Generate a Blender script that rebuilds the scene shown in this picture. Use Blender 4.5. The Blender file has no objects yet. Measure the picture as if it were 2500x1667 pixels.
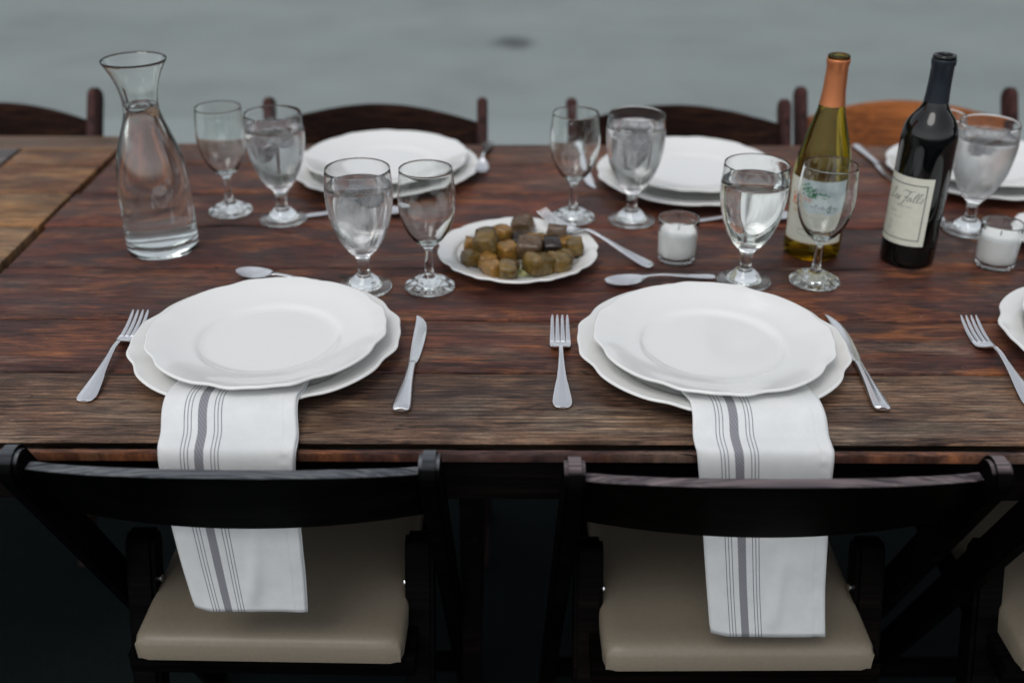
import bpy, bmesh, math, random
from mathutils import Vector, Matrix, noise

random.seed(7)
R = math.radians
sc = bpy.context.scene
COL = sc.collection
PI = math.pi

# ------------------------------------------------------------------ camera
cam_d = bpy.data.cameras.new('camera')
cam = bpy.data.objects.new('camera', cam_d)
COL.objects.link(cam)
cam.location = (0, 0, 1.39)
cam.matrix_world = Matrix.Translation((0, 0, 1.39)) @ Matrix.Rotation(R(90 - 28.3), 4, 'X') @ Matrix.Rotation(R(0.2), 4, 'Z')
cam_d.sensor_width = 36.0
cam_d.lens = 37.8
cam_d.clip_start = 0.05
cam_d.clip_end = 400
cam_d.dof.use_dof = True
cam_d.dof.focus_distance = 1.25
cam_d.dof.aperture_fstop = 2.5
sc.camera = cam

# ------------------------------------------------------------------ sky, sun, exposure
SUN_EL, SUN_AZ = R(60), R(-148)          # azimuth from +Y towards +X
w = bpy.data.worlds.new('World'); sc.world = w; w.use_nodes = True
nt = w.node_tree; nt.nodes.clear()
sky = nt.nodes.new('ShaderNodeTexSky'); sky.sky_type = 'NISHITA'; sky.sun_disc = False
sky.sun_elevation = SUN_EL; sky.sun_rotation = SUN_AZ
sky.air_density = 1.0; sky.dust_density = 1.0; sky.ozone_density = 1.0
hs = nt.nodes.new('ShaderNodeHueSaturation'); hs.inputs['Saturation'].default_value = 0.22
bg = nt.nodes.new('ShaderNodeBackground'); bg.inputs['Strength'].default_value = 0.15
ow = nt.nodes.new('ShaderNodeOutputWorld')
nt.links.new(sky.outputs[0], hs.inputs['Color']); nt.links.new(hs.outputs[0], bg.inputs[0]); nt.links.new(bg.outputs[0], ow.inputs[0])
sd = bpy.data.lights.new('sun', 'SUN'); sd.energy = 0.7; sd.angle = R(28); sd.color = (1.0, 0.97, 0.93)
sun = bpy.data.objects.new('sun', sd); COL.objects.link(sun)
sdir = Vector((math.sin(SUN_AZ) * math.cos(SUN_EL), math.cos(SUN_AZ) * math.cos(SUN_EL), math.sin(SUN_EL)))
sun.rotation_euler = sdir.to_track_quat('Z', 'Y').to_euler()
sun.location = (0, 0, 6)
vs = sc.view_settings
vs.view_transform = 'Standard'; vs.look = 'None'; vs.exposure = 0.22; vs.gamma = 1.0; vs.use_curve_mapping = False
cy = sc.cycles
cy.max_bounces = 20; cy.transmission_bounces = 20; cy.transparent_max_bounces = 16; cy.glossy_bounces = 8; cy.diffuse_bounces = 4
cy.sample_clamp_indirect = 6.0
cy.use_denoising = True

# ------------------------------------------------------------------ materials
class NT:
    def __init__(s, name):
        s.m = bpy.data.materials.new(name); s.m.use_nodes = True
        s.t = s.m.node_tree; s.t.nodes.clear()
        s.out = s.n('ShaderNodeOutputMaterial')
    def n(s, typ, **kw):
        nd = s.t.nodes.new(typ)
        for k, v in kw.items():
            if k.startswith('i_'):
                nd.inputs[k[2:].replace('_', ' ')].default_value = v
            else: setattr(nd, k, v)
        return nd
    def l(s, a, b): s.t.links.new(a, b)
    def coord(s, scale=(1, 1, 1), loc=(0, 0, 0), kind='Object'):
        tc = s.n('ShaderNodeTexCoord'); mp = s.n('ShaderNodeMapping')
        mp.inputs['Scale'].default_value = scale; mp.inputs['Location'].default_value = loc
        s.l(tc.outputs[kind], mp.inputs['Vector']); return mp.outputs[0]
    def noise(s, vec, scale=5, detail=4, rough=0.5, dist=0.0):
        nd = s.n('ShaderNodeTexNoise'); nd.inputs['Scale'].default_value = scale; nd.inputs['Detail'].default_value = detail
        nd.inputs['Roughness'].default_value = rough; nd.inputs['Distortion'].default_value = dist
        s.l(vec, nd.inputs['Vector']); return nd.outputs['Fac']
    def ramp(s, fac, stops):
        r = s.n('ShaderNodeValToRGB'); e = r.color_ramp.elements
        while len(e) < len(stops): e.new(0.5)
        for k, (p, c) in enumerate(stops):
            e[k].position = p; e[k].color = (*c, 1) if len(c) == 3 else c
        s.l(fac, r.inputs[0]); return r.outputs[0]
    def mix(s, fac, a, b, mode='MIX'):
        m = s.n('ShaderNodeMix'); m.data_type = 'RGBA'; m.blend_type = mode
        for sock, v in ((m.inputs['Factor'], fac), (m.inputs[6], a), (m.inputs[7], b)):
            if isinstance(v, (int, float)): sock.default_value = v
            elif isinstance(v, tuple): sock.default_value = (*v, 1) if len(v) == 3 else v
            else: s.l(v, sock)
        return m.outputs[2]
    def math(s, op, a, b=0.0, clamp=False):
        m = s.n('ShaderNodeMath'); m.operation = op; m.use_clamp = clamp
        for sock, v in ((m.inputs[0], a), (m.inputs[1], b)):
            if isinstance(v, (int, float)): sock.default_value = v
            else: s.l(v, sock)
        return m.outputs[0]
    def bump(s, h, strength=0.3, dist=0.001):
        b = s.n('ShaderNodeBump'); b.inputs['Strength'].default_value = strength; b.inputs['Distance'].default_value = dist
        s.l(h, b.inputs['Height']); return b.outputs[0]
    def pbr(s, color=None, rough=0.5, metal=0.0, normal=None, spec=0.5, **kw):
        p = s.n('ShaderNodeBsdfPrincipled')
        def st(k, v):
            if isinstance(v, tuple): p.inputs[k].default_value = (*v, 1) if len(v) == 3 else v
            elif isinstance(v, (int, float)): p.inputs[k].default_value = v
            else: s.l(v, p.inputs[k])
        if color is not None: st('Base Color', color)
        st('Roughness', rough); st('Metallic', metal); st('Specular IOR Level', spec)
        for k, v in kw.items(): st(k.replace('_', ' '), v)
        if normal is not None: s.l(normal, p.inputs['Normal'])
        return p
    def done(s, sh):
        s.l(sh.outputs[0] if hasattr(sh, 'outputs') else sh, s.out.inputs['Surface']); return s.m

def wood(name, dark, mid, light, seed, grain=1.0, rough=(0.32, 0.6), bump=0.35, stain=0.5, spec=0.5, axis='X', sheen_wear=None, warm=None, rings=0.0):
    M = NT(name)
    sx = (1.0, 1.0, 1.0)
    def sc_(a, b): return (a, b, b) if axis == 'X' else (b, b, a) if axis == 'Z' else (b, a, b)
    v1 = M.coord(sc_(1.3, 16), (seed * 3.1, seed * 1.7, seed))
    broad = M.noise(v1, 1.0, 6, 0.6, 0.7)
    v2 = M.coord(sc_(2.2, 150), (seed * 5.3, seed * 2.9, seed))
    fine = M.noise(v2, 1.0, 3, 0.6, 0.9)
    v3 = M.coord(sc_(9, 480), (seed, seed * 4.1, seed))
    fibre = M.noise(v3, 1.0, 2, 0.6, 0.2)
    v4 = M.coord((1, 1, 1), (seed * 7, seed * 3, 0))
    blot = M.noise(v4, 7.0, 5, 0.62, 0.3)
    v5 = M.coord(sc_(4, 26), (seed * 2.3, seed * 8.1, 0))
    blot2 = M.noise(v5, 1.0, 6, 0.7, 1.2)
    c = M.ramp(broad, [(0.30, dark), (0.50, mid), (0.70, light)])
    if warm:
        v7 = M.coord(sc_(2.6, 9), (seed * 4.7, seed * 3.3, 0))
        wv_ = M.ramp(M.noise(v7, 1.0, 5, 0.62, 0.8), [(0.52, (0, 0, 0)), (0.68, (1, 1, 1))])
        c = M.mix(M.math('MULTIPLY', wv_, 0.75), c, warm)
        v8 = M.coord(sc_(3.2, 7), (seed * 1.9, seed * 7.7, 3))
        bl_ = M.ramp(M.noise(v8, 1.0, 5, 0.62, 0.8), [(0.56, (0, 0, 0)), (0.70, (1, 1, 1))])
        c = M.mix(M.math('MULTIPLY', bl_, 0.7), c, (0.018, 0.016, 0.019))
        v9 = M.coord(sc_(1.7, 26), (seed * 6.1, seed * 1.3, 5))
        ct = M.math('ABSOLUTE', M.math('SUBTRACT', M.noise(v9, 1.0, 4, 0.55, 0.4), 0.47))
        gate = M.noise(M.coord(sc_(5, 18), (seed, seed * 3.9, 9)), 1.0, 2, 0.5)
        cm = M.math('MULTIPLY', M.math('MULTIPLY', M.math('SUBTRACT', 0.006, ct), 250, True), M.math('MULTIPLY', M.math('SUBTRACT', gate, 0.52), 12, True))
        c = M.mix(M.math('MULTIPLY', cm, 0.85), c, (0.006, 0.004, 0.004))
        # knots
        vo = M.n('ShaderNodeTexVoronoi'); vo.inputs['Scale'].default_value = 1.0; M.l(M.coord(sc_(2.4, 8), (seed * 9.1, seed * 2.2, 0)), vo.inputs['Vector'])
        kn = M.ramp(M.math('ADD', vo.outputs['Distance'], M.math('MULTIPLY', blot2, 0.12)), [(0.10, (0.25, 0.22, 0.22)), (0.17, (1, 1, 1))])
        c = M.mix(0.9, c, kn, 'MULTIPLY')
    g = M.ramp(fine, [(0.36, (0.20, 0.19, 0.21)), (0.50, (0.95, 0.95, 0.95)), (0.64, (1.9, 1.8, 1.7))])
    c = M.mix(min(1.0, 0.62 * grain), c, g, 'MULTIPLY')
    if rings:
        wt = M.n('ShaderNodeTexWave'); wt.bands_direction = {'X': 'Y', 'Y': 'X', 'Z': 'X'}[axis]; wt.wave_profile = 'SAW'
        wt.inputs['Scale'].default_value = 46; wt.inputs['Distortion'].default_value = 16; wt.inputs['Detail'].default_value = 3
        wt.inputs['Detail Scale'].default_value = 0.22; wt.inputs['Detail Roughness'].default_value = 0.55
        M.l(M.coord(sc_(0.055, 1), (seed * 1.1, seed * 0.37, seed)), wt.inputs['Vector'])
        rg = M.ramp(wt.outputs['Fac'], [(0.0, (1.35, 1.3, 1.25)), (0.55, (1.0, 1.0, 1.0)), (0.85, (0.45, 0.42, 0.42)), (1.0, (0.9, 0.9, 0.9))])
        c = M.mix(rings, c, rg, 'MULTIPLY')
    f = M.ramp(fibre, [(0.35, (0.5, 0.5, 0.5)), (0.65, (1.5, 1.5, 1.5))])
    c = M.mix(0.7, c, f, 'MULTIPLY')
    st = M.ramp(blot, [(0.30, (0.38, 0.36, 0.38)), (0.47, (1, 1, 1)), (0.62, (1.0, 1.0, 1.0)), (0.78, (1.45, 1.3, 1.2))])
    c = M.mix(stain, c, st, 'MULTIPLY')
    st2 = M.ramp(blot2, [(0.27, (0.22, 0.22, 0.26)), (0.36, (1, 1, 1)), (0.66, (1, 1, 1)), (0.80, (1.6, 1.25, 1.0))])
    c = M.mix(0.9, c, st2, 'MULTIPLY')
    # pale scuffs and scratches
    v6 = M.coord(sc_(14, 60), (seed * 1.3, seed * 6.1, 0))
    sc6 = M.noise(v6, 1.0, 4, 0.65, 0.5)
    sf = M.ramp(sc6, [(0.72, (0, 0, 0)), (0.80, (1, 1, 1))])
    sfm = M.math('MULTIPLY', sf, 0.35)
    c = M.mix(sfm, c, tuple(min(1, x * 3 + .05) for x in light))
    if sheen_wear:
        # sky sheen painted as pale colour on high upward faces, with patchy wear
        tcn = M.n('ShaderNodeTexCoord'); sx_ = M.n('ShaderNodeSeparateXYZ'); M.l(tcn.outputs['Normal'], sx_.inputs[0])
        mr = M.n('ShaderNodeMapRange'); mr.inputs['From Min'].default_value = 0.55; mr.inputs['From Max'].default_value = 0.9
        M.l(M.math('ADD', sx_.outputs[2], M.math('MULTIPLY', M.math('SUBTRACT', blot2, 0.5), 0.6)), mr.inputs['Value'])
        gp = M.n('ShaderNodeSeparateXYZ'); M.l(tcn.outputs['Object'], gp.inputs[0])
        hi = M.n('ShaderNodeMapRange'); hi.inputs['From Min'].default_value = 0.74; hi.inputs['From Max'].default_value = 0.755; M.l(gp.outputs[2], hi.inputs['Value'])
        wc = M.mix(0.8, sheen_wear, g, 'MULTIPLY')
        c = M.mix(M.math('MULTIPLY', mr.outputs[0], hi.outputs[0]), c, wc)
    h = M.math('ADD', M.math('MULTIPLY', fine, 0.7), M.math('MULTIPLY', fibre, 0.3))
    nrm = M.bump(h, bump, 0.0012)
    rr = M.n('ShaderNodeMapRange'); rr.inputs['From Min'].default_value = 0.3; rr.inputs['From Max'].default_value = 0.7
    rr.inputs['To Min'].default_value = rough[0]; rr.inputs['To Max'].default_value = rough[1]
    M.l(blot, rr.inputs['Value'])
    return M.done(M.pbr(c, rr.outputs[0], 0, nrm, spec))

def aged_board(name, base1, base2, seed, streak=(0.30, 0.105, 0.032), pale=(0.23, 0.165, 0.12), grain=0.8, pale_amt=0.4, dark_amt=0.8, streak_amt=0.7, rings=0.5, spec=0.26):
    """stained, blotchy old board: short broken grain, slate patches, orange streaks, pale scuffs, cracks"""
    M = NT(name)
    tc = M.n('ShaderNodeTexCoord')
    off = M.n('ShaderNodeVectorMath'); off.operation = 'ADD'; off.inputs[1].default_value = (seed * 3.17, seed * 1.93, seed * 0.71); M.l(tc.outputs['Object'], off.inputs[0])
    # wander of the fibres
    mpw = M.n('ShaderNodeMapping'); mpw.inputs['Scale'].default_value = (5, 14, 1); M.l(off.outputs[0], mpw.inputs[0])
    wn = M.n('ShaderNodeTexNoise'); wn.inputs['Scale'].default_value = 1; wn.inputs['Detail'].default_value = 3; M.l(mpw.outputs[0], wn.inputs['Vector'])
    wc = M.n('ShaderNodeCombineXYZ'); M.l(M.math('MULTIPLY', M.math('SUBTRACT', wn.outputs['Fac'], 0.5), 0.014), wc.inputs[1])
    P = M.n('ShaderNodeVectorMath'); P.operation = 'ADD'; M.l(off.outputs[0], P.inputs[0]); M.l(wc.outputs[0], P.inputs[1])
    def nz(sx, sy, detail=4, rough=0.6, dist=0.0, k=0.0):
        mp = M.n('ShaderNodeMapping'); mp.inputs['Scale'].default_value = (sx, sy, 1); mp.inputs['Location'].default_value = (k, k * 1.7, k)
        M.l(P.outputs[0], mp.inputs[0]); return M.noise(mp.outputs[0], 1.0, detail, rough, dist)
    c = M.ramp(nz(2.2, 13, 5, 0.6, 0.4), [(0.40, base1), (0.60, base2)])
    t = nz(5, 9, 5, 0.65, 0.3, 2.0)
    c = M.mix(0.9, c, M.ramp(t, [(0.30, (0.55, 0.54, 0.56)), (0.5, (1, 1, 1)), (0.70, (1.5, 1.42, 1.35))]), 'MULTIPLY')
    m = M.ramp(nz(7.0, 24, 5, 0.66, 0.9, 4.0), [(0.50, (0, 0, 0)), (0.64, (1, 1, 1))])
    c = M.mix(M.math('MULTIPLY', m, streak_amt * 0.7), c, streak)
    m = M.ramp(nz(5, 18, 5, 0.66, 0.6, 6.0), [(0.52, (0, 0, 0)), (0.68, (1, 1, 1))])
    c = M.mix(M.math('MULTIPLY', m, pale_amt), c, pale)
    m = M.ramp(nz(5.5, 15, 5, 0.68, 1.2, 8.0), [(0.50, (0, 0, 0)), (0.61, (1, 1, 1))])
    c = M.mix(M.math('MULTIPLY', m, dark_amt * 0.75), c, (0.034, 0.026, 0.027))
    g1 = nz(16, 260, 4, 0.65, 0.2, 1.0); g2 = nz(45, 520, 3, 0.7, 0.0, 3.0)
    c = M.mix(grain, c, M.ramp(g1, [(0.34, (0.26, 0.24, 0.26)), (0.48, (0.95, 0.95, 0.95)), (0.66, (1.65, 1.58, 1.5))]), 'MULTIPLY')
    c = M.mix(0.85, c, M.ramp(g2, [(0.34, (0.5, 0.5, 0.5)), (0.68, (1.6, 1.58, 1.55))]), 'MULTIPLY')
    sp = M.noise(off.outputs[0], 520, 2, 0.7)
    c = M.mix(0.6, c, M.ramp(sp, [(0.3, (0.72, 0.72, 0.72)), (0.7, (1.3, 1.3, 1.3))]), 'MULTIPLY')
    wt = M.n('ShaderNodeTexWave'); wt.bands_direction = 'Y'; wt.wave_profile = 'SAW'
    wt.inputs['Scale'].default_value = 44; wt.inputs['Distortion'].default_value = 9; wt.inputs['Detail'].default_value = 3; wt.inputs['Detail Scale'].default_value = 0.35
    mpr = M.n('ShaderNodeMapping'); mpr.inputs['Scale'].default_value = (0.25, 1, 1); M.l(P.outputs[0], mpr.inputs[0]); M.l(mpr.outputs[0], wt.inputs['Vector'])
    rg = M.ramp(wt.outputs['Fac'], [(0.0, (1.22, 1.2, 1.16)), (0.5, (1.0, 1.0, 1.0)), (0.84, (0.42, 0.40, 0.40)), (1.0, (0.8, 0.8, 0.8))])
    gate = M.ramp(nz(4, 14, 3, 0.5, 0, 11.0), [(0.35, (0.25, 0.25, 0.25)), (0.6, (1, 1, 1))])
    c = M.mix(M.math('MULTIPLY', gate, rings), c, rg, 'MULTIPLY')
    ct = M.math('ABSOLUTE', M.math('SUBTRACT', nz(2.2, 30, 4, 0.55, 0.3, 13.0), 0.47))
    cg = nz(7, 20, 2, 0.5, 0, 15.0)
    cm = M.math('MULTIPLY', M.math('MULTIPLY', M.math('SUBTRACT', 0.007, ct), 220, True), M.math('MULTIPLY', M.math('SUBTRACT', cg, 0.53), 14, True))
    c = M.mix(M.math('MULTIPLY', cm, 0.9), c, (0.006, 0.004, 0.004))
    vo = M.n('ShaderNodeTexVoronoi'); vo.inputs['Scale'].default_value = 1.0
    mpk = M.n('ShaderNodeMapping'); mpk.inputs['Scale'].default_value = (3.0, 9.5, 1); M.l(P.outputs[0], mpk.inputs[0]); M.l(mpk.outputs[0], vo.inputs['Vector'])
    kn = M.ramp(M.math('ADD', vo.outputs['Distance'], M.math('MULTIPLY', t, 0.18)), [(0.13, (0.22, 0.16, 0.14)), (0.21, (1, 1, 1))])
    c = M.mix(0.9, c, kn, 'MULTIPLY')
    # small pale nicks
    nk = M.ramp(nz(90, 170, 2, 0.5, 0, 17.0), [(0.77, (0, 0, 0)), (0.80, (1, 1, 1))])
    c = M.mix(M.math('MULTIPLY', nk, 0.55), c, (0.42, 0.37, 0.31))
    h = M.math('SUBTRACT', M.math('ADD', M.math('MULTIPLY', g1, 0.8), M.math('MULTIPLY', g2, 0.4)), M.math('MULTIPLY', cm, 1.0))
    rr = M.n('ShaderNodeMapRange'); rr.inputs['From Min'].default_value = 0.3; rr.inputs['From Max'].default_value = 0.7
    rr.inputs['To Min'].default_value = 0.30; rr.inputs['To Max'].default_value = 0.58; M.l(t, rr.inputs['Value'])
    return M.done(M.pbr(c, rr.outputs[0], 0, M.bump(h, 0.45, 0.0014), spec))

def glass_mat(name, color=(1, 1, 1), rough=0.0, ior=1.5):
    M = NT(name)
    g = M.n('ShaderNodeBsdfGlass'); g.inputs['Color'].default_value = (*color, 1)
    g.inputs['Roughness'].default_value = rough; g.inputs['IOR'].default_value = ior
    return M.done(g)

def frosted_mat(name, amount, z0=0.055, z1=0.152, seed=0):
    """clear glass with beads of condensation between two heights of the bowl"""
    M = NT(name)
    v = M.coord((1, 1, 1), (seed, 0, 0))
    a = M.noise(v, 420, 3, 0.7)
    vv = M.coord((1, 1, 0.22), (seed * 2, 0, 0))
    b = M.noise(vv, 160, 4, 0.7)
    big = M.noise(v, 26, 3, 0.6)
    g = M.n('ShaderNodeBsdfGlass'); g.inputs['IOR'].default_value = 1.5; g.inputs['Roughness'].default_value = 0.0
    g2 = M.n('ShaderNodeBsdfGlass'); g2.inputs['IOR'].default_value = 1.33; g2.inputs['Roughness'].default_value = 0.12
    nrm = M.bump(M.math('ADD', a, b), 0.7, 0.0007)
    M.l(nrm, g2.inputs['Normal'])
    tr = M.n('ShaderNodeBsdfTranslucent'); tr.inputs['Color'].default_value = (0.85, 0.9, 0.92, 1)
    df = M.n('ShaderNodeBsdfDiffuse'); df.inputs['Color'].default_value = (0.85, 0.9, 0.92, 1)
    wh = M.n('ShaderNodeMixShader'); wh.inputs[0].default_value = 0.3; M.l(tr.outputs[0], wh.inputs[1]); M.l(df.outputs[0], wh.inputs[2])
    dew = M.n('ShaderNodeMixShader')
    f = M.math('MULTIPLY', M.math('SUBTRACT', M.math('ADD', b, big), 0.75, True), 0.55, True)
    M.l(f, dew.inputs[0]); M.l(g2.outputs[0], dew.inputs[1]); M.l(wh.outputs[0], dew.inputs[2])
    tc = M.n('ShaderNodeTexCoord'); sp = M.n('ShaderNodeSeparateXYZ'); M.l(tc.outputs['Object'], sp.inputs[0])
    m1 = M.n('ShaderNodeMapRange'); m1.inputs['From Min'].default_value = z0; m1.inputs['From Max'].default_value = z0 + 0.015; M.l(sp.outputs[2], m1.inputs[0])
    m2 = M.n('ShaderNodeMapRange'); m2.inputs['From Min'].default_value = z1 + 0.004; m2.inputs['From Max'].default_value = z1 - 0.004; M.l(sp.outputs[2], m2.inputs[0])
    st1 = M.noise(M.coord((1, 1, 0.12), (seed * 3, 1, 0)), 70, 4, 0.65)
    pat = M.n('ShaderNodeMapRange'); pat.inputs['From Min'].default_value = 0.62 - 0.42 * amount; pat.inputs['From Max'].default_value = 0.80 - 0.42 * amount
    M.l(M.math('ADD', M.math('MULTIPLY', st1, 0.6), M.math('MULTIPLY', big, 0.4)), pat.inputs['Value'])
    msk = M.math('MULTIPLY', M.math('MULTIPLY', m1.outputs[0], m2.outputs[0], True), M.math('MULTIPLY', pat.outputs[0], 0.85))
    fin = M.n('ShaderNodeMixShader'); M.l(msk, fin.inputs[0]); M.l(g.outputs[0], fin.inputs[1]); M.l(dew.outputs[0], fin.inputs[2])
    return M.done(fin)

def simple(name, color, rough=0.5, metal=0.0, spec=0.5, nscale=0, nstr=0.1, ndist=0.0005, cvar=0.0, **kw):
    M = NT(name)
    col = color; nrm = None
    if nscale:
        v = M.coord(); f = M.noise(v, nscale, 4, 0.6)
        nrm = M.bump(f, nstr, ndist)
        if cvar:
            lo = tuple(c * (1 - cvar) for c in color); hi = tuple(min(1, c * (1 + cvar)) for c in color)
            col = M.ramp(M.noise(v, nscale * 0.35, 4, 0.6), [(0.3, lo), (0.7, hi)])
    return M.done(M.pbr(col, rough, metal, nrm, spec, **kw))

MT = {}
MT['glass'] = glass_mat('clear_glass', (0.99, 1.0, 0.995), 0.0, 1.5)
MT['water'] = glass_mat('water', (1.0, 1.0, 1.0), 0.0, 1.333)
def ice_mat():
    M = NT('ice'); v = M.coord()
    g = M.n('ShaderNodeBsdfGlass'); g.inputs['IOR'].default_value = 1.2; g.inputs['Roughness'].default_value = 0.08
    M.l(M.bump(M.noise(v, 90, 3, 0.6), 0.8, 0.004), g.inputs['Normal'])
    d = M.n('ShaderNodeBsdfTranslucent'); d.inputs['Color'].default_value = (0.9, 0.93, 0.95, 1)
    mx = M.n('ShaderNodeMixShader'); M.l(M.math('MULTIPLY', M.noise(v, 60, 3, 0.6), 0.7), mx.inputs[0]); M.l(g.outputs[0], mx.inputs[1]); M.l(d.outputs[0], mx.inputs[2])
    return M.done(mx)
MT['ice'] = ice_mat()
MT['china'] = simple('white_china', (0.80, 0.80, 0.775), 0.16, 0, 0.5, nscale=9, nstr=0.03, ndist=0.002, Coat_Weight=0.3, Coat_Roughness=0.06)
def steel_mat():
    M = NT('brushed_steel'); v = M.coord((60, 60, 60)); v2 = M.coord((400, 12, 50))
    r = M.n('ShaderNodeMapRange'); r.inputs['To Min'].default_value = 0.12; r.inputs['To Max'].default_value = 0.30
    M.l(M.noise(v, 1, 4, 0.6), r.inputs[0])
    return M.done(M.pbr((0.93, 0.93, 0.94), r.outputs[0], 1.0, M.bump(M.noise(v2, 1, 2), 0.05, 0.0003)))
MT['steel'] = steel_mat()
MT['wax'] = simple('candle_wax', (0.93, 0.93, 0.91), 0.5, 0, 0.3, nscale=60, nstr=0.08)
MT['wick'] = simple('candle_wick', (0.06, 0.05, 0.045), 0.9)
MT['copper'] = simple('copper_foil', (0.66, 0.235, 0.10), 0.38, 0.8, 0.5, nscale=260, nstr=0.15, ndist=0.0006)
MT['navy'] = simple('dark_navy_foil', (0.006, 0.012, 0.020), 0.42, 0.15, 0.5, nscale=200, nstr=0.1)
MT['black_glass'] = simple('very_dark_bottle_glass', (0.0025, 0.003, 0.003), 0.03, 0, 0.5)
MT['green_glass'] = glass_mat('olive_green_glass', (0.80, 0.78, 0.45), 0.07, 1.5)
MT['white_wine'] = glass_mat('white_wine', (0.88, 0.78, 0.50), 0.0, 1.34)
def paper(name, col, v=0.04):
    return simple(name, col, 0.7, 0, 0.25, nscale=300, nstr=0.05, cvar=v)
MT['paper'] = paper('cream_label_paper', (0.66, 0.66, 0.56))
MT['ink'] = simple('grey_green_ink', (0.05, 0.07, 0.065), 0.7)
MT['ink_soft'] = simple('pale_grey_ink', (0.30, 0.32, 0.29), 0.7)
MT['paper_blue'] = paper('pale_blue_print', (0.56, 0.64, 0.66))
MT['print_green'] = simple('leaf_green_print', (0.03, 0.25, 0.12), 0.7, cvar=0.3, nscale=200, nstr=0.01)
MT['print_green2'] = simple('dark_leaf_print', (0.015, 0.11, 0.06), 0.7)
MT['print_orange'] = simple('orange_red_print', (0.75, 0.20, 0.07), 0.7)
MT['print_pink'] = simple('pink_print', (0.62, 0.44, 0.42), 0.7)
MT['print_tan'] = simple('tan_print', (0.55, 0.38, 0.18), 0.7)
MT['print_slate'] = simple('slate_print', (0.16, 0.20, 0.25), 0.7)

def napkin_mat():
    M = NT('striped_linen')
    tc = M.n('ShaderNodeTexCoord'); sp = M.n('ShaderNodeSeparateXYZ'); M.l(tc.outputs['UV'], sp.inputs[0])
    u = sp.outputs[0]; v = sp.outputs[1]
    def band(c, hw):
        d = M.math('ABSOLUTE', M.math('SUBTRACT', u, c))
        return M.math('MULTIPLY', M.math('SUBTRACT', hw, d), 900.0, True)
    s = None
    for c in (0.172, 0.198, 0.224, 0.395, 0.421, 0.447):
        b = band(c, 0.0042); s = b if s is None else M.math('MAXIMUM', s, b)
    thin = M.math('MULTIPLY', s, 0.85)
    thick = band(0.306, 0.034)
    # twill of the thick stripe
    wv = M.n('ShaderNodeTexWave'); wv.inputs['Scale'].default_value = 130; wv.inputs['Distortion'].default_value = 0.3
    mp = M.n('ShaderNodeMapping'); mp.inputs['Rotation'].default_value = (0, 0, R(48)); mp.inputs['Scale'].default_value = (0.146, 0.5, 1)
    M.l(tc.outputs['UV'], mp.inputs[0]); M.l(mp.outputs[0], wv.inputs[0])
    vo = M.coord()
    var = M.noise(vo, 30, 4, 0.6)
    weave = M.n('ShaderNodeTexWave'); weave.bands_direction = 'X'; weave.inputs['Scale'].default_value = 320
    mp2 = M.n('ShaderNodeMapping'); mp2.inputs['Scale'].default_value = (0.146, 0.5, 1); M.l(tc.outputs['UV'], mp2.inputs[0]); M.l(mp2.outputs[0], weave.inputs[0])
    weave2 = M.n('ShaderNodeTexWave'); weave2.bands_direction = 'Y'; weave2.inputs['Scale'].default_value = 320; M.l(mp2.outputs[0], weave2.inputs[0])
    base = M.ramp(var, [(0.3, (0.70, 0.715, 0.71)), (0.7, (0.78, 0.785, 0.775))])
    c = M.mix(thick, base, M.mix(wv.outputs['Fac'], (0.20, 0.20, 0.225), (0.30, 0.30, 0.32)))
    c = M.mix(thin, c, (0.12, 0.13, 0.17))
    # stitched hem along the right edge and the bottom
    hem = M.math('MAXIMUM', band(0.905, 0.0035), 0.0)
    h1 = M.math('ADD', M.math('MULTIPLY', weave.outputs['Fac'], 0.5), M.math('MULTIPLY', weave2.outputs['Fac'], 0.5))
    hemv = M.math('MULTIPLY', M.math('SUBTRACT', 0.0015, M.math('ABSOLUTE', M.math('SUBTRACT', v, 0.488))), 900.0, True)
    hem = M.math('MAXIMUM', hem, hemv)
    h = M.math('SUBTRACT', M.math('ADD', M.math('MULTIPLY', h1, 0.25), M.math('MULTIPLY', M.noise(vo, 120, 4, 0.6), 0.5)), M.math('MULTIPLY', hem, 0.8))
    n1 = M.bump(h, 0.5, 0.0014)
    return M.done(M.pbr(c, 0.9, 0, n1, 0.15, Sheen_Weight=0.15))
MT['napkin'] = napkin_mat()

MT['cushion'] = simple('ivory_vinyl', (0.20, 0.170, 0.128), 0.36, 0, 0.3, nscale=500, nstr=0.12, cvar=0.05)
chair_near = wood('blackened_chair_wood', (0.0006, 0.0007, 0.0008), (0.0014, 0.0014, 0.0015), (0.003, 0.003, 0.003), 3, rough=(0.45, 0.65), spec=0.03, stain=0.6, sheen_wear=(0.10, 0.108, 0.118))
chair_near2 = wood('worn_dark_chair_wood', (0.0008, 0.0006, 0.0005), (0.0018, 0.0014, 0.0012), (0.005, 0.003, 0.0025), 5, rough=(0.45, 0.65), spec=0.03, stain=0.6, sheen_wear=(0.125, 0.105, 0.110))
chair_far = wood('dark_brown_chair_wood', (0.005, 0.002, 0.0012), (0.013, 0.005, 0.003), (0.035, 0.013, 0.006), 8, rough=(0.5, 0.7), spec=0.05)
chair_far_post = wood('reddish_post_wood', (0.016, 0.006, 0.006), (0.035, 0.013, 0.012), (0.07, 0.028, 0.024), 9, rough=(0.5, 0.7), spec=0.15, axis='Z')
chair_orange = wood('honey_brown_chair_wood', (0.12, 0.036, 0.009), (0.23, 0.072, 0.018), (0.33, 0.11, 0.028), 11, rough=(0.4, 0.6), spec=0.15, grain=0.5)

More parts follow.
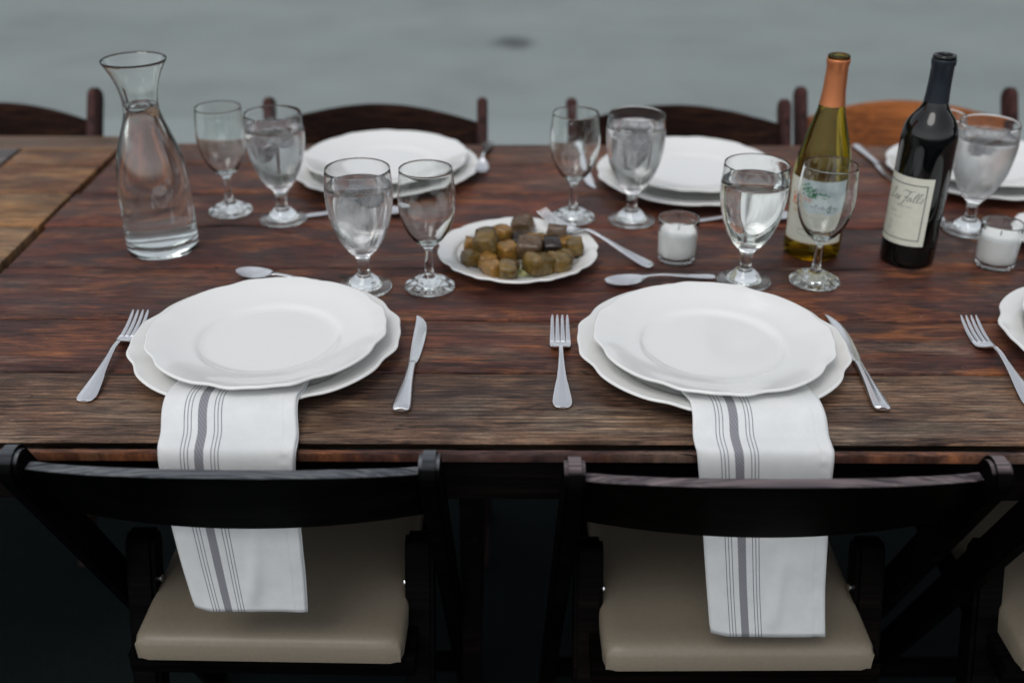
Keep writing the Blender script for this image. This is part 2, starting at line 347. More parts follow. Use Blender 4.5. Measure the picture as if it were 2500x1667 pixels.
# ------------------------------------------------------------------ mesh helpers
def finish(name, bm, mat, parent=None, smooth=True, angle=None, loc=None):
    me = bpy.data.meshes.new(name)
    bmesh.ops.recalc_face_normals(bm, faces=bm.faces[:]) if not getattr(bm, '_keep', False) else None
    bm.to_mesh(me); bm.free()
    o = bpy.data.objects.new(name, me); COL.objects.link(o)
    mats = mat if isinstance(mat, (list, tuple)) else [mat]
    for m in mats: me.materials.append(m)
    if smooth:
        for p in me.polygons: p.use_smooth = True
        if angle: me.set_sharp_from_angle(angle=R(angle))
    if parent: o.parent = parent
    if loc: o.location = loc
    return o
def raw(name, verts, faces, mat, parent=None, smooth=True, angle=None, uvs=None):
    me = bpy.data.meshes.new(name); me.from_pydata(verts, [], faces); me.update()
    o = bpy.data.objects.new(name, me); COL.objects.link(o)
    mats = mat if isinstance(mat, (list, tuple)) else [mat]
    for m in mats: me.materials.append(m)
    if smooth:
        for p in me.polygons: p.use_smooth = True
        if angle: me.set_sharp_from_angle(angle=R(angle))
    if parent: o.parent = parent
    return o
def tag(o, label=None, cat=None, group=None, kind=None):
    if label: o['label'] = label
    if cat: o['category'] = cat
    if group: o['group'] = group
    if kind: o['kind'] = kind
    return o
def thing(name, label, cat, loc=(0, 0, 0), rz=0.0, group=None):
    o = bpy.data.objects.new(name, None); o.empty_display_size = 0.03; COL.objects.link(o)
    o.location = loc; o.rotation_euler = (0, 0, rz)
    return tag(o, label, cat, group)
def copy_tree(o, label, loc, rz=None, parent=None):
    c = o.copy(); COL.objects.link(c)
    if parent is None:
        c.location = loc
        if rz is not None: c.rotation_euler = (0, 0, rz)
        c['label'] = label
    else: c.parent = parent
    for ch in [x for x in bpy.data.objects if x.parent == o]:
        copy_tree(ch, None, None, None, c)
    return c
def lathe(name, prof, mat, parent=None, seg=64, wob=None, smooth=True, angle=None):
    """open or closed surface of revolution; profile from bottom-outside to inside keeps normals outward"""
    verts = []; faces = []; rings = []
    for (r, z) in prof:
        if r < 1e-6:
            rings.append([len(verts)]); verts.append((0, 0, z))
        else:
            ring = []
            for k in range(seg):
                a = 2 * PI * k / seg; rr, zz = r, z
                if wob: rr, zz = wob(a, r, z)
                ring.append(len(verts)); verts.append((rr * math.cos(a), rr * math.sin(a), zz))
            rings.append(ring)
    for a, b in zip(rings, rings[1:]):
        if len(a) == 1 and len(b) == 1: continue
        for k in range(seg):
            k2 = (k + 1) % seg
            if len(a) == 1: faces.append((a[0], b[k2], b[k]))
            elif len(b) == 1: faces.append((a[k], a[k2], b[0]))
            else: faces.append((a[k], a[k2], b[k2], b[k]))
    return raw(name, verts, faces, mat, parent, smooth, angle)
def smooth_prof(p, n=3):
    """Catmull-Rom refinement of an open profile"""
    out = []
    for i in range(len(p) - 1):
        p0 = p[max(0, i - 1)]; p1 = p[i]; p2 = p[i + 1]; p3 = p[min(len(p) - 1, i + 2)]
        for k in range(n):
            t = k / n
            f = lambda a, b, c, d: 0.5 * ((2 * b) + (-a + c) * t + (2 * a - 5 * b + 4 * c - d) * t * t + (-a + 3 * b - 3 * c + d) * t ** 3)
            out.append((max(0.0, f(p0[0], p1[0], p2[0], p3[0])), f(p0[1], p1[1], p2[1], p3[1])))
    out.append(p[-1]); return out
def box_bm(bm, c, s, rot=None, bevel=0.0):
    r = bmesh.ops.create_cube(bm, size=1.0)
    vs_ = r['verts']
    for v in vs_: v.co = Vector((v.co.x * s[0], v.co.y * s[1], v.co.z * s[2]))
    if bevel:
        es = list({e for v in vs_ for e in v.link_edges})
        rr = bmesh.ops.bevel(bm, geom=es, offset=bevel, segments=2, affect='EDGES', profile=0.6)
        vs_ = list({v for f in rr['faces'] for v in f.verts} | {v for v in vs_ if v.is_valid})
    M = Matrix.Translation(Vector(c)) @ (rot.to_4x4() if rot else Matrix.Identity(4))
    for v in vs_: v.co = M @ v.co
    return vs_
def box(name, c, s, mat, parent=None, rot=None, bevel=0.002):
    bm = bmesh.new(); box_bm(bm, (0, 0, 0), s, rot, bevel)
    return finish(name, bm, mat, parent, True, 40, c)

# ------------------------------------------------------------------ ground
def ground_mat():
    M = NT('worn_grey_pavement'); v = M.coord()
    big = M.noise(M.coord((0.35, 0.7, 1)), 1.0, 3, 0.5)
    med = M.noise(v, 1.6, 5, 0.62); fine = M.noise(v, 260, 3, 0.7)
    c = M.ramp(big, [(0.25, (0.222, 0.256, 0.248)), (0.75, (0.274, 0.306, 0.297))])
    c = M.mix(0.8, c, M.ramp(med, [(0.30, (0.84, 0.83, 0.85)), (0.5, (1.0, 1.0, 1.0)), (0.7, (1.08, 1.09, 1.09))]), 'MULTIPLY')
    c = M.mix(0.8, c, M.ramp(fine, [(0.3, (0.72, 0.72, 0.72)), (0.7, (1.3, 1.3, 1.3))]), 'MULTIPLY')
    # an oil stain on the pavement
    tc = M.n('ShaderNodeTexCoord'); sub = M.n('ShaderNodeVectorMath'); sub.operation = 'SUBTRACT'; sub.inputs[1].default_value = (0.0, 6.12, 0.0)
    M.l(tc.outputs['Object'], sub.inputs[0])
    mp = M.n('ShaderNodeMapping'); mp.inputs['Scale'].default_value = (1, 0.8, 0); M.l(sub.outputs[0], mp.inputs[0])
    ln = M.n('ShaderNodeVectorMath'); ln.operation = 'LENGTH'; M.l(mp.outputs[0], ln.inputs[0])
    d = M.math('ADD', ln.outputs['Value'], M.math('MULTIPLY', M.noise(v, 9, 4, 0.6), 0.16))
    s = M.n('ShaderNodeMapRange'); s.inputs['From Min'].default_value = 0.23; s.inputs['From Max'].default_value = 0.15; M.l(d, s.inputs[0])
    c = M.mix(M.math('MULTIPLY', s.outputs[0], 0.75), c, (0.05, 0.055, 0.055))
    return M.done(M.pbr(c, 0.85, 0, M.bump(fine, 0.5, 0.004), 0.3))
def plane(name, x0, x1, y0, y1, z, mat, kind='structure'):
    o = raw(name, [(x0, y0, z), (x1, y0, z), (x1, y1, z), (x0, y1, z)], [(0, 1, 2, 3)], mat)
    return tag(o, kind=kind)
plane('ground', -90, 90, -90, 150, 0.0, ground_mat())
def ground_shade_mat():  # near-black ground colour stands in for the deep shade around the tables
    M = NT('ground_shade_paint'); v = M.coord(); f = M.noise(v, 180, 4, 0.7); b = M.noise(v, 2.5, 4)
    c = M.mix(0.7, M.ramp(b, [(0.3, (0.005, 0.0085, 0.0088)), (0.7, (0.011, 0.018, 0.0185))]), M.ramp(f, [(0.3, (0.6, 0.6, 0.6)), (0.7, (1.5, 1.5, 1.5))]), 'MULTIPLY')
    return M.done(M.pbr(c, 0.8, 0, M.bump(f, 0.6, 0.004), 0.08))
plane('ground_shade', -40, 40, -12, 3.95, 0.004, ground_shade_mat())
def strip_mat():
    M = NT('pale_concrete'); v = M.coord(); f = M.noise(v, 150, 4, 0.7); b = M.noise(M.coord((0.8, 3, 1)), 1.2, 4)
    c = M.mix(0.6, M.ramp(b, [(0.3, (0.262, 0.300, 0.294)), (0.7, (0.295, 0.332, 0.325))]), M.ramp(f, [(0.3, (0.75, 0.75, 0.75)), (0.7, (1.2, 1.2, 1.2))]), 'MULTIPLY')
    return M.done(M.pbr(c, 0.85, 0, M.bump(f, 0.4, 0.003), 0.3))
plane('gutter_strip', -40, 40, 3.95, 4.62, 0.008, strip_mat())

def added_tree_belt():  # invented trees out of view, added to darken reflections in glass and wood
    nx, nz = 160, 10; verts = []; faces = []
    for i in range(nx + 1):
        a = R(-62) + R(150) * i / nx
        for j in range(nz + 1):
            h = 7.5 + 2.5 * noise.noise(Vector((a * 7, 0, 1))) + 1.2 * noise.noise(Vector((a * 30, 0, 4)))
            z = h * j / nz; rr = 24 + 2.5 * noise.noise(Vector((a * 12, z * 0.35, 2))) + 0.9 * noise.noise(Vector((a * 45, z * 1.2, 7))) + (j / nz) ** 3 * 3
            verts.append((rr * math.sin(a), rr * math.cos(a), z))
    for i in range(nx):
        for j in range(nz):
            q = i * (nz + 1) + j; faces.append((q, q + 1, q + nz + 2, q + nz + 1))
    o = raw('added_tree_belt', verts, faces, simple('added_foliage', (0.045, 0.055, 0.035), 0.9, nscale=3, nstr=0.5, ndist=0.2, cvar=0.5), smooth=False)
    tag(o, 'added dense dark belt of trees, out of view beyond the pavement', 'trees', kind='stuff')
added_tree_belt()

# ------------------------------------------------------------------ tables
TOP = 0.75
def plank(x0, x1, y0, y1, mat, parent, z=TOP, th=0.024, seed=0.0, under=0.0):
    """a board with slightly rounded, uneven edges; long direction X"""
    nx = max(6, int((x1 - x0) / 0.035)); bev = 0.0022
    ys = [(y0, -0.0030), (y0 + bev * 0.5, -0.0008), (y0 + bev * 1.4, 0.0), (y0 + min(0.03, (y1 - y0) * 0.4), 0.0), ((y0 + y1) / 2, 0.0), (y1 - min(0.03, (y1 - y0) * 0.4), 0.0), (y1 - bev * 1.4, 0.0), (y1 - bev * 0.5, -0.0008), (y1, -0.0030)]
    verts = []; faces = []; m = len(ys) + 2
    for i in range(nx + 1):
        x = x0 + (x1 - x0) * i / nx
        endz = -0.0012 if i in (0, nx) else 0.0
        for j, (y, dz) in enumerate(ys):
            wob = 0.0
            if j <= 2 or j >= len(ys) - 3: wob = 0.0009 * noise.noise(Vector((x * 14, y * 3, seed)))
            zz = 0.0004 * noise.noise(Vector((x * 3, y * 9, seed)))
            verts.append((x, y + wob, z + dz + endz + zz))
        verts.append((x, y1, z - th)); verts.append((x, y0 + under, z - th))
    for i in range(nx):
        for j in range(m):
            a = i * m + j; b = i * m + (j + 1) % m; c = (i + 1) * m + (j + 1) % m; d = (i + 1) * m + j
            faces.append((a, d, c, b))
    faces.append(tuple(range(m))); faces.append(tuple(reversed(range(nx * m, nx * m + m))))
    cx, cyy = (x0 + x1) / 2, (y0 + y1) / 2
    verts = [(a - cx, b - cyy, c - z) for a, b, c in verts]
    o = raw('plank', verts, faces, mat, parent, True, 35)
    o.location = (cx - parent.location.x, cyy - parent.location.y, z - parent.location.z)
    return o
seams = [0.9605, 1.110, 1.247, 1.410, 1.566, 1.712, 1.865, 1.980]
boards = [dict(base1=(0.0823, 0.0462, 0.0318), base2=(0.1568, 0.0944, 0.0609), streak=(0.24, 0.135, 0.070), pale=(0.26, 0.205, 0.150), grain=0.9, rings=0.9, dark_amt=0.5, streak_amt=0.5, pale_amt=0.5),
          dict(base1=(0.0669, 0.0252, 0.0180), base2=(0.1203, 0.0460, 0.0299), grain=0.75, rings=0.5, pale_amt=0.45, dark_amt=0.6),
          dict(base1=(0.0535, 0.0193, 0.0146), base2=(0.0980, 0.0341, 0.0236), grain=0.75, rings=0.3, pale_amt=0.25),
          dict(base1=(0.0517, 0.0193, 0.0160), base2=(0.1069, 0.0356, 0.0236), grain=0.7, rings=0.2, pale_amt=0.25),
          dict(base1=(0.0624, 0.0208, 0.0146), base2=(0.1248, 0.0385, 0.0236), grain=0.7, rings=0.15, pale_amt=0.3),
          dict(base1=(0.0624, 0.0237, 0.0167), base2=(0.1114, 0.0416, 0.0278), grain=0.7, rings=0.15, pale_amt=0.3),
          dict(base1=(0.0669, 0.0312, 0.0209), base2=(0.1248, 0.0593, 0.0382), grain=0.7, rings=0.15, pale_amt=0.4)]
table = thing('farm_table', 'long dark stained wooden plank table laid with white plates and glasses', 'table', (0.5, 1.47, 0))
XR = 1.75
for i in range(7):
    gx = (-0.727, -0.727, -0.7265, -0.7255, -0.7335, -0.727, -0.7275)[i]
    m = aged_board('table_plank_wood', seed=2.0 + i * 1.37, **boards[i])
    g0 = 0.0017; g1 = 0.0016
    if i == 4: g0 = 0.0022
    plank(gx, XR, seams[i] + g0, seams[i + 1] - g1, m, table, seed=i * 3.3, under=(0.022 if i == 0 else 0.0))
lipm = aged_board('table_lip_wood', (0.05, 0.022, 0.018), (0.11, 0.055, 0.042), 31.0, grain=0.9, pale_amt=0.6)
darkm = wood('table_frame_wood', (0.0015, 0.001, 0.001), (0.003, 0.002, 0.002), (0.007, 0.004, 0.003), 23.0, rough=(0.5, 0.7), spec=0.08)
lp = plank(-0.727, XR, 0.9475, 0.9558, lipm, table, z=0.7450, th=0.011, seed=9.1); lp.name = 'edge_lip'
def tl(x, y, z): return (x - 0.5, y - 1.47, z)
box('front_apron', tl((XR - 0.727) / 2, 0.972, 0.700), (XR + 0.727, 0.020, 0.052), darkm, table)
box('rear_apron', tl((XR - 0.727) / 2, 1.966, 0.700), (XR + 0.727, 0.020, 0.052), darkm, table)
box('end_apron', tl(-0.700, 1.466, 0.700), (0.020, 0.96, 0.052), darkm, table)
box('end_apron', tl(XR - 0.02, 1.466, 0.700), (0.020, 0.96, 0.052), darkm, table)
for lx in (-0.055, 1.45):
    for ly in (1.15, 1.80):
        box('leg', tl(lx, ly, 0.36), (0.026, 0.045, 0.72), darkm, table)
    box('stretcher', tl(lx, 1.475, 0.25), (0.022, 0.60, 0.04), darkm, table)
left = thing('farm_table', 'lighter tan plank table joined to the left end of the long dark table', 'table', (-1.2, 1.47, 0))
ltones = [((0.0725, 0.0435, 0.0261), (0.1885, 0.1232, 0.0754), (0.3480, 0.2465, 0.1595))] * 3 + [
          ((0.0580, 0.0435, 0.0290), (0.1740, 0.1232, 0.0798), (0.3190, 0.2465, 0.1740)),
          ((0.0725, 0.0406, 0.0203), (0.2175, 0.1305, 0.0609), (0.3770, 0.2392, 0.1232)),
          ((0.0406, 0.0188, 0.0116), (0.1232, 0.0609, 0.0333), (0.2465, 0.1305, 0.0696)),
          ((0.0435, 0.0232, 0.0145), (0.1450, 0.0769, 0.0435), (0.2755, 0.1595, 0.0899))]
lseams = [0.965, 1.112, 1.252, 1.408, 1.562, 1.710, 1.860, 1.948]
for i in range(7):
    m = aged_board('tan_plank_wood', tuple(x * k_ for x, k_ in zip(ltones[i][1], (0.85, 0.72, 0.60))), tuple(x * k_ for x, k_ in zip(ltones[i][1], (1.35, 1.15, 0.95))), 40.0 + i * 2.1, streak=(0.40, 0.21, 0.075), pale=(0.38, 0.28, 0.17), grain=0.5, rings=0.2, pale_amt=0.4, dark_amt=0.35)
    plank(-0.917, -0.7425, lseams[i] + 0.0012, lseams[i + 1] - 0.0012, m, left, seed=20 + i)
    m2 = wood('grey_plank_wood', (0.03, 0.028, 0.028), (0.075, 0.065, 0.062), (0.14, 0.12, 0.11), seed=60.0 + i * 2.1, grain=0.7, rough=(0.34, 0.58))
    plank(-1.95, -0.926, lseams[i] + 0.0012, lseams[i + 1] - 0.0012, m2, left, seed=40 + i)
plank(-1.95, -0.7365, 1.9492, 2.022, wood('tan_rail_wood', (0.05, 0.027, 0.016), (0.13, 0.078, 0.046), (0.22, 0.14, 0.085), seed=81, grain=0.8), left, seed=77)
box('front_apron', (-1.345 + 1.2, 0.972 - 1.47, 0.700), (1.21, 0.020, 0.052), darkm, left)
box('rear_apron', (-1.345 + 1.2, 2.008 - 1.47, 0.700), (1.21, 0.020, 0.052), darkm, left)
for lx in (-0.95, -1.8):
    for ly in (1.10, 1.88): box('leg', (lx + 1.2, ly - 1.47, 0.36), (0.045, 0.045, 0.72), darkm, left)

# ------------------------------------------------------------------ chairs
def beam(name, pts, wx, wy, mat, parent, x, round_top=False, bevel=0.004):
    """a bar in the YZ plane at x, from pts[0] to pts[1]; wy is its depth"""
    (y0, z0), (y1, z1) = pts
    d = Vector((0, y1 - y0, z1 - z0)); L = d.length; d.normalize()
    n = Vector((0, d.z, -d.y))
    outline = []
    if round_top:
        for k in range(9):
            a = PI * k / 8
            outline.append((L - wy / 2 + math.sin(a) * wy / 2, math.cos(a) * wy / 2))
        outline += [(0, -wy / 2), (0, wy / 2)]
    else: outline = [(L, wy / 2), (L, -wy / 2), (0, -wy / 2), (0, wy / 2)]
    bm = bmesh.new(); base = Vector((0, y0, z0))
    A = [bm.verts.new(base + d * s + n * t + Vector((-wx / 2, 0, 0))) for s, t in outline]
    B = [bm.verts.new(base + d * s + n * t + Vector((wx / 2, 0, 0))) for s, t in outline]
    bm.faces.new(A); bm.faces.new(list(reversed(B)))
    k = len(A)
    for i in range(k): bm.faces.new((A[i], B[i], B[(i + 1) % k], A[(i + 1) % k]))
    bmesh.ops.recalc_face_normals(bm, faces=bm.faces[:])
    es = [e for e in bm.edges if len(e.link_faces) == 2 and e.calc_face_angle() > 0.6]
    bmesh.ops.bevel(bm, geom=es, offset=bevel, segments=2, affect='EDGES')
    return finish(name, bm, mat, parent, True, 40, (x, 0, 0))
def slat_mesh(name, hw, zb, zt, ptop, pbot, arch, bulge, th, mat, parent, seed=0):
    """curved top rail between the posts; ptop/pbot give y at zt/zb"""
    n = 24; rows = 5; verts = []; faces = []
    for i in range(n + 1):
        u = -1 + 2 * i / n; x = u * hw
        a = arch * math.cos(u * PI / 2) ** 1.0; b = -bulge * (1 - u * u)
        for side in (0, 1):
            for j in range(rows + 1):
                t = j / rows
                z = zb + (zt + a - zb) * t
                y = pbot + (ptop - pbot) * (z - zb) / (zt - zb) + b + (0 if side == 0 else th)
                e = 0.0
                if j == rows: z += 0.0010 * noise.noise(Vector((x * 30, seed, side)))
                verts.append((x, y, z))
    m = 2 * (rows + 1)
    for i in range(n):
        for j in range(rows):
            a = i * m + j; faces.append((a, a + m, a + m + 1, a + 1))
            a = i * m + rows + 1 + j; faces.append((a + 1, a + m + 1, a + m, a))
        a = i * m + rows; faces.append((a, a + m, a + m + rows + 1, a + rows + 1))
        a = i * m; faces.append((a + rows + 1, a + m + rows + 1, a + m, a))
    faces.append([j for j in range(rows + 1)] + [2 * rows + 1 - j for j in range(rows + 1)])
    faces.append(list(reversed([n * m + j for j in range(rows + 1)] + [n * m + 2 * rows + 1 - j for j in range(rows + 1)])))
    o = raw(name, verts, faces, mat, parent, True, 40)
    bv = o.modifiers.new('bevel', 'BEVEL'); bv.width = 0.0025; bv.segments = 2; bv.limit_method = 'ANGLE'
    return o
def make_chair(label, group, loc, rz, fm, pm, seed, ph=0.80):
    c = thing('folding_chair', label, 'chair', loc, rz, group)
    # post from the back's top down to the front foot
    yz = lambda z: -0.275 + (0.80 - z) / 0.80 * 0.47
    for s in (-1, 1):
        beam('post', ((yz(0), 0.0), (yz(ph), ph)), 0.021, 0.042, pm, c, s * 0.212, True)
        beam('rear_leg', ((-0.235, 0.0), (-0.065, 0.535)), 0.036, 0.040, fm, c, s * 0.176, True, 0.005)
        bm = bmesh.new(); bmesh.ops.create_cone(bm, cap_ends=True, segments=12, radius1=0.005, radius2=0.005, depth=0.004)
        bmesh.ops.rotate(bm, verts=bm.verts, matrix=Matrix.Rotation(PI / 2, 3, 'Y'))
        finish('bolt', bm, MT['steel'], c, True, 40, (s * 0.157, -0.085, 0.47))
    slat_mesh('back_rail', 0.202, 0.668, 0.757, yz(0.757) - 0.006, yz(0.668) - 0.006, 0.024, 0.031, 0.017, fm, c, seed)
    box('seat_rail', (0, -0.168, 0.414), (0.352, 0.018, 0.030), fm, c)
    box('seat_rail', (0, 0.178, 0.414), (0.352, 0.018, 0.030), fm, c)
    for s in (-1, 1): box('seat_rail', (s * 0.166, 0.005, 0.4145), (0.018, 0.326, 0.029), fm, c)
    box('stretcher', (0, -0.207, 0.09), (0.352, 0.016, 0.030), fm, c)
    box('stretcher', (0, 0.110, 0.14), (0.404, 0.016, 0.030), fm, c)
    # padded cushion
    n = 16; verts = []; faces = []
    for i in range(n + 1):
        for j in range(n + 1):
            u = -1 + 2 * i / n; v = -1 + 2 * j / n
            uu = math.copysign(1 - (1 - abs(u)) ** 1.7, u); vv = math.copysign(1 - (1 - abs(v)) ** 1.7, v)
            ex = max(abs(uu), abs(vv))
            edge = max(0.0, (ex - 0.93) / 0.07)
            z = 0.464 - 0.011 * edge ** 2.2 + 0.003 * (1 - uu * uu) * (1 - vv * vv)
            cx_ = 0.163 * uu; cy_ = 0.188 * vv
            if abs(uu) > .93 and abs(vv) > .93: cx_ *= 0.985; cy_ *= 0.985
            verts.append((cx_, cy_, z))
    for i in range(n):
        for j in range(n):
            a = i * (n + 1) + j; faces.append((a, a + n + 1, a + n + 2, a + 1))
    rim = [i * (n + 1) for i in range(n + 1)] + [n * (n + 1) + j for j in range(1, n + 1)] + [i * (n + 1) + n for i in range(n - 1, -1, -1)] + [j for j in range(n - 1, 0, -1)]
    st = len(verts)
    for r in rim:
        x, y, z = verts[r]; verts.append((x * 0.995, y * 0.995, 0.430))
    k = len(rim)
    for q in range(k): faces.append((rim[q], st + q, st + (q + 1) % k, rim[(q + 1) % k]))
    faces.append([st + q for q in range(k)])
    raw('cushion', verts, faces, MT['cushion'], c, True, 60)
    return c
G1 = 'folding chairs with their backs to the camera'
G2 = 'folding chairs on the far side of the table'
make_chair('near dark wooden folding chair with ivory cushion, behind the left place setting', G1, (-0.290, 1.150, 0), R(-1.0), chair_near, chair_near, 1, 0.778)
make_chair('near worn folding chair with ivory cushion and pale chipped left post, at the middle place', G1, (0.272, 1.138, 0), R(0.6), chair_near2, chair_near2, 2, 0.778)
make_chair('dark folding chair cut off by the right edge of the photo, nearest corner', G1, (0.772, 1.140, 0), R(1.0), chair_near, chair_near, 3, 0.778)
make_chair('dark folding chair at the far left behind the tan table end', G2, (-1.045, 1.845, 0), R(180), chair_far, chair_far_post, 4, 0.815)
make_chair('dark folding chair across the table behind the far left plates and goblets', G2, (-0.270, 1.845, 0), R(180.6), chair_far, chair_far_post, 5)
make_chair('brown folding chair across the table, second from the right on the far side', G2, (0.327, 1.845, 0), R(179.6), chair_far, chair_far_post, 6)
make_chair('honey brown folding chair across the table behind the two wine bottles', G2, (0.795, 1.885, 0), R(180), chair_orange, chair_far_post, 7, 0.812)

# ------------------------------------------------------------------ plates
def lobe(a, n, ph, amp=1.0):
    u = ((a - ph) * n / (2 * PI)) % 1.0
    if u > 0.5: u -= 1.0
    au = abs(u)
    f = 0.016 * math.exp(-((au - 0.15) / 0.055) ** 2) + 0.006 * math.exp(-(u / 0.05) ** 2) - 0.020 * math.exp(-((au - 0.27) / 0.06) ** 2) + 0.004 * math.cos(2 * PI * (u - 0.5))
    return f * amp
def plate_mesh(Rr, well, h, n, ph):
    prof = [(0.0, 0.0030), (well * 0.80, 0.0030), (well * 0.86, 0.0002), (well * 0.93, 0.0002), (well * 1.0, 0.0035),
            (Rr * 0.80, h * 0.52), (Rr * 0.95, h * 0.86), (Rr * 0.992, h - 0.0010), (Rr, h + 0.0006), (Rr * 0.996, h + 0.0022), (Rr * 0.985, h + 0.0027), (Rr * 0.965, h + 0.0020),
            (Rr * 0.90, h * 0.84 + 0.003), (Rr * 0.78, h * 0.56 + 0.0035), (well * 1.22, h * 0.38 + 0.004), (well * 1.10, h * 0.30 + 0.0038), (well * 1.04, h * 0.19 + 0.0035), (well * 0.98, 0.0062), (well * 0.9, 0.0058), (well * 0.4, 0.0056), (0.0, 0.0056)]
    prof = smooth_prof(prof, 2)
    def wob(a, r, z):
        k = max(0.0, (r / Rr - 0.70) / 0.30)
        return r * (1 + lobe(a, n, ph) * k * k), z + 0.0006 * math.cos(n * (a - ph)) * k
    return prof, wob
def plate(name, label, cat, loc, Rr, well, h, n, ph, rz=0, tilt=(0, 0), group=None):
    prof, wob = plate_mesh(Rr, well, h, n, ph)
    o = lathe(name, prof, MT['china'], None, 180, wob, True, None)
    o.location = loc; o.rotation_euler = (tilt[0], tilt[1], rz)
    return tag(o, label, cat, group)
GC = 'large white scalloped plates under the dinner plates'; GD = 'white scalloped dinner plates'
def setting(x, y, dx, dy, which, ph1, ph2, dz=0.0):
    plate('charger_plate', 'lower white plate at ' + which, 'plate', (x, y, TOP + 0.0004), 0.163, 0.105, 0.019, 4, ph1, group=GC)
    plate('dinner_plate', 'upper white plate at ' + which, 'plate', (x + dx, y + dy, TOP + 0.0125 + dz), 0.1425, 0.080, 0.0205, 4, ph2, group=GD)
setting(-0.300, 1.163, 0.006, -0.015, 'the near left place above a hanging napkin', R(3), R(8), 0.005)
setting(0.2425, 1.152, -0.002, -0.014, 'the near middle place above a hanging napkin', R(-2), R(-9), 0.005)
setting(0.774, 1.172, 0.006, 0.0, 'the near right place cut by the photo edge', R(182), R(190))
setting(-0.223, 1.805, 0.002, 0.006, 'the far left place across the table', R(60), R(20))
setting(0.308, 1.772, 0.0, 0.006, 'the far middle place across the table', R(25), R(62))
setting(0.822, 1.803, 0.002, 0.004, 'the far right place behind the red wine bottle', R(10), R(0))
plate('serving_plate', 'small white scalloped plate holding brown glazed cubes in the middle of the table', 'plate', (0.008, 1.440, TOP + 0.0004), 0.1165, 0.074, 0.017, 5, R(15))
plate('serving_plate', 'small white plate beyond the right votive candle, cut by the photo edge', 'plate', (0.872, 1.492, TOP + 0.0004), 0.1165, 0.074, 0.017, 5, R(0))

# ------------------------------------------------------------------ napkins
def napkin(label, rows, path, seed):
    """rows: (y, z, x_left, x_right) down the cloth"""
    root = thing('napkin', label, 'napkin', (rows[0][2], rows[0][0], rows[0][1]), 0, 'white napkins with a grey stripe hanging over the table edge')
    P = []
    n = len(rows)
    for i in range(n - 1):
        p0 = rows[max(0, i - 1)]; p1 = rows[i]; p2 = rows[i + 1]; p3 = rows[min(n - 1, i + 2)]
        st = 6
        for k in range(st):
            t = k / st
            P.append(tuple(0.5 * ((2 * b) + (-a + c) * t + (2 * a - 5 * b + 4 * c - d) * t * t + (-a + 3 * b - 3 * c + d) * t ** 3) for a, b, c, d in zip(p0, p1, p2, p3)))
    P.append(rows[-1])
    L = [0]
    for a, b in zip(P, P[1:]): L.append(L[-1] + math.hypot(b[0] - a[0], b[1] - a[1]))
    nx = 44
    def sheet(name, off, dx, cut, zoff, grow):
        verts = []; uv = []; faces = []
        for i, (y, z, xl, xr) in enumerate(P):
            s = L[i] / L[-1]
            hang = max(0.0, min(1.0, (0.9515 - y) / 0.010))
            for k in range(nx + 1):
                u = k / nx
                x = xl + (xr - xl) * u + dx
                w1 = 0.0015 * noise.noise(Vector((x * 16, L[i] * 5, seed))) + 0.0005 * noise.noise(Vector((x * 60, L[i] * 30, seed + 5)))
                fold = 0.0062 * math.exp(-((u - 0.62 - 0.5 * (0.8 - s)) / 0.06) ** 2) * max(0, (s - 0.66)) * 3 * max(0, min(1, (0.985 - s) * 14))
                edge = 0.006 * math.exp(-u / 0.05) * hang
                puck = 0.0010 * math.sin(L[i] * 420) * math.exp(-((u - 0.93) / 0.03) ** 2)
                yy = y - (w1 * 1.6 * min(1, max(0, s - 0.45) * 5) + fold + puck) * hang + edge * 0.6 + off * hang
                zz = z + (w1 * 0.8 + 0.0015) * (1 - hang) - off * (1 - hang)
                if s > 0.97:
                    zz += 0.004 * math.exp(-(u / 0.10) ** 2)
                verts.append((x - rows[0][2], yy - rows[0][0], zz - rows[0][1] + zoff * s)); uv.append((u, L[i]))
        for i in range(len(P) - 1):
            for k in range(nx):
                a = i * (nx + 1) + k; faces.append((a, a + nx + 1, a + nx + 2, a + 1))
        o = raw(name, verts, faces, MT['napkin'], root, True)
        ul = o.data.uv_layers.new(name='UVMap')
        for lp_ in o.data.loops: ul.data[lp_.index].uv = uv[lp_.vertex_index]
        sm = o.modifiers.new('solidify', 'SOLIDIFY'); sm.thickness = 0.0016; sm.offset = 0
        return o
    sheet('top_layer', 0.0, 0.0, 0, 0.0, 0)
    sheet('under_layer', 0.0028, 0.0016, 0, -0.0020, 0)
    return root
napkin('striped white napkin hanging below the near left plates', [
    (1.12, 0.7660, -0.372, -0.236), (1.075, 0.7668, -0.376, -0.234), (1.04, 0.7715, -0.379, -0.233), (1.012, 0.7750, -0.380, -0.236), (0.990, 0.7700, -0.379, -0.234),
    (0.968, 0.7565, -0.376, -0.230), (0.953, 0.7530, -0.3745, -0.229), (0.9415, 0.7475, -0.374, -0.2295), (0.9370, 0.725, -0.3735, -0.231), (0.9365, 0.675, -0.372, -0.2315), (0.9375, 0.630, -0.370, -0.232), (0.9410, 0.580, -0.368, -0.2335), (0.9420, 0.529, -0.3635, -0.236)], None, 3.0)
napkin('striped white napkin hanging below the near middle plates', [
    (1.11, 0.7660, 0.183, 0.330), (1.07, 0.7668, 0.186, 0.331), (1.035, 0.7712, 0.189, 0.333), (1.006, 0.7755, 0.194, 0.336), (0.985, 0.7700, 0.195, 0.338),
    (0.967, 0.7565, 0.194, 0.3385), (0.953, 0.7530, 0.194, 0.339), (0.9415, 0.7475, 0.196, 0.3395), (0.9370, 0.720, 0.200, 0.340), (0.9365, 0.665, 0.208, 0.344), (0.9375, 0.615, 0.215, 0.349), (0.9410, 0.560, 0.223, 0.356), (0.9420, 0.493, 0.233, 0.366)], None, 11.0)

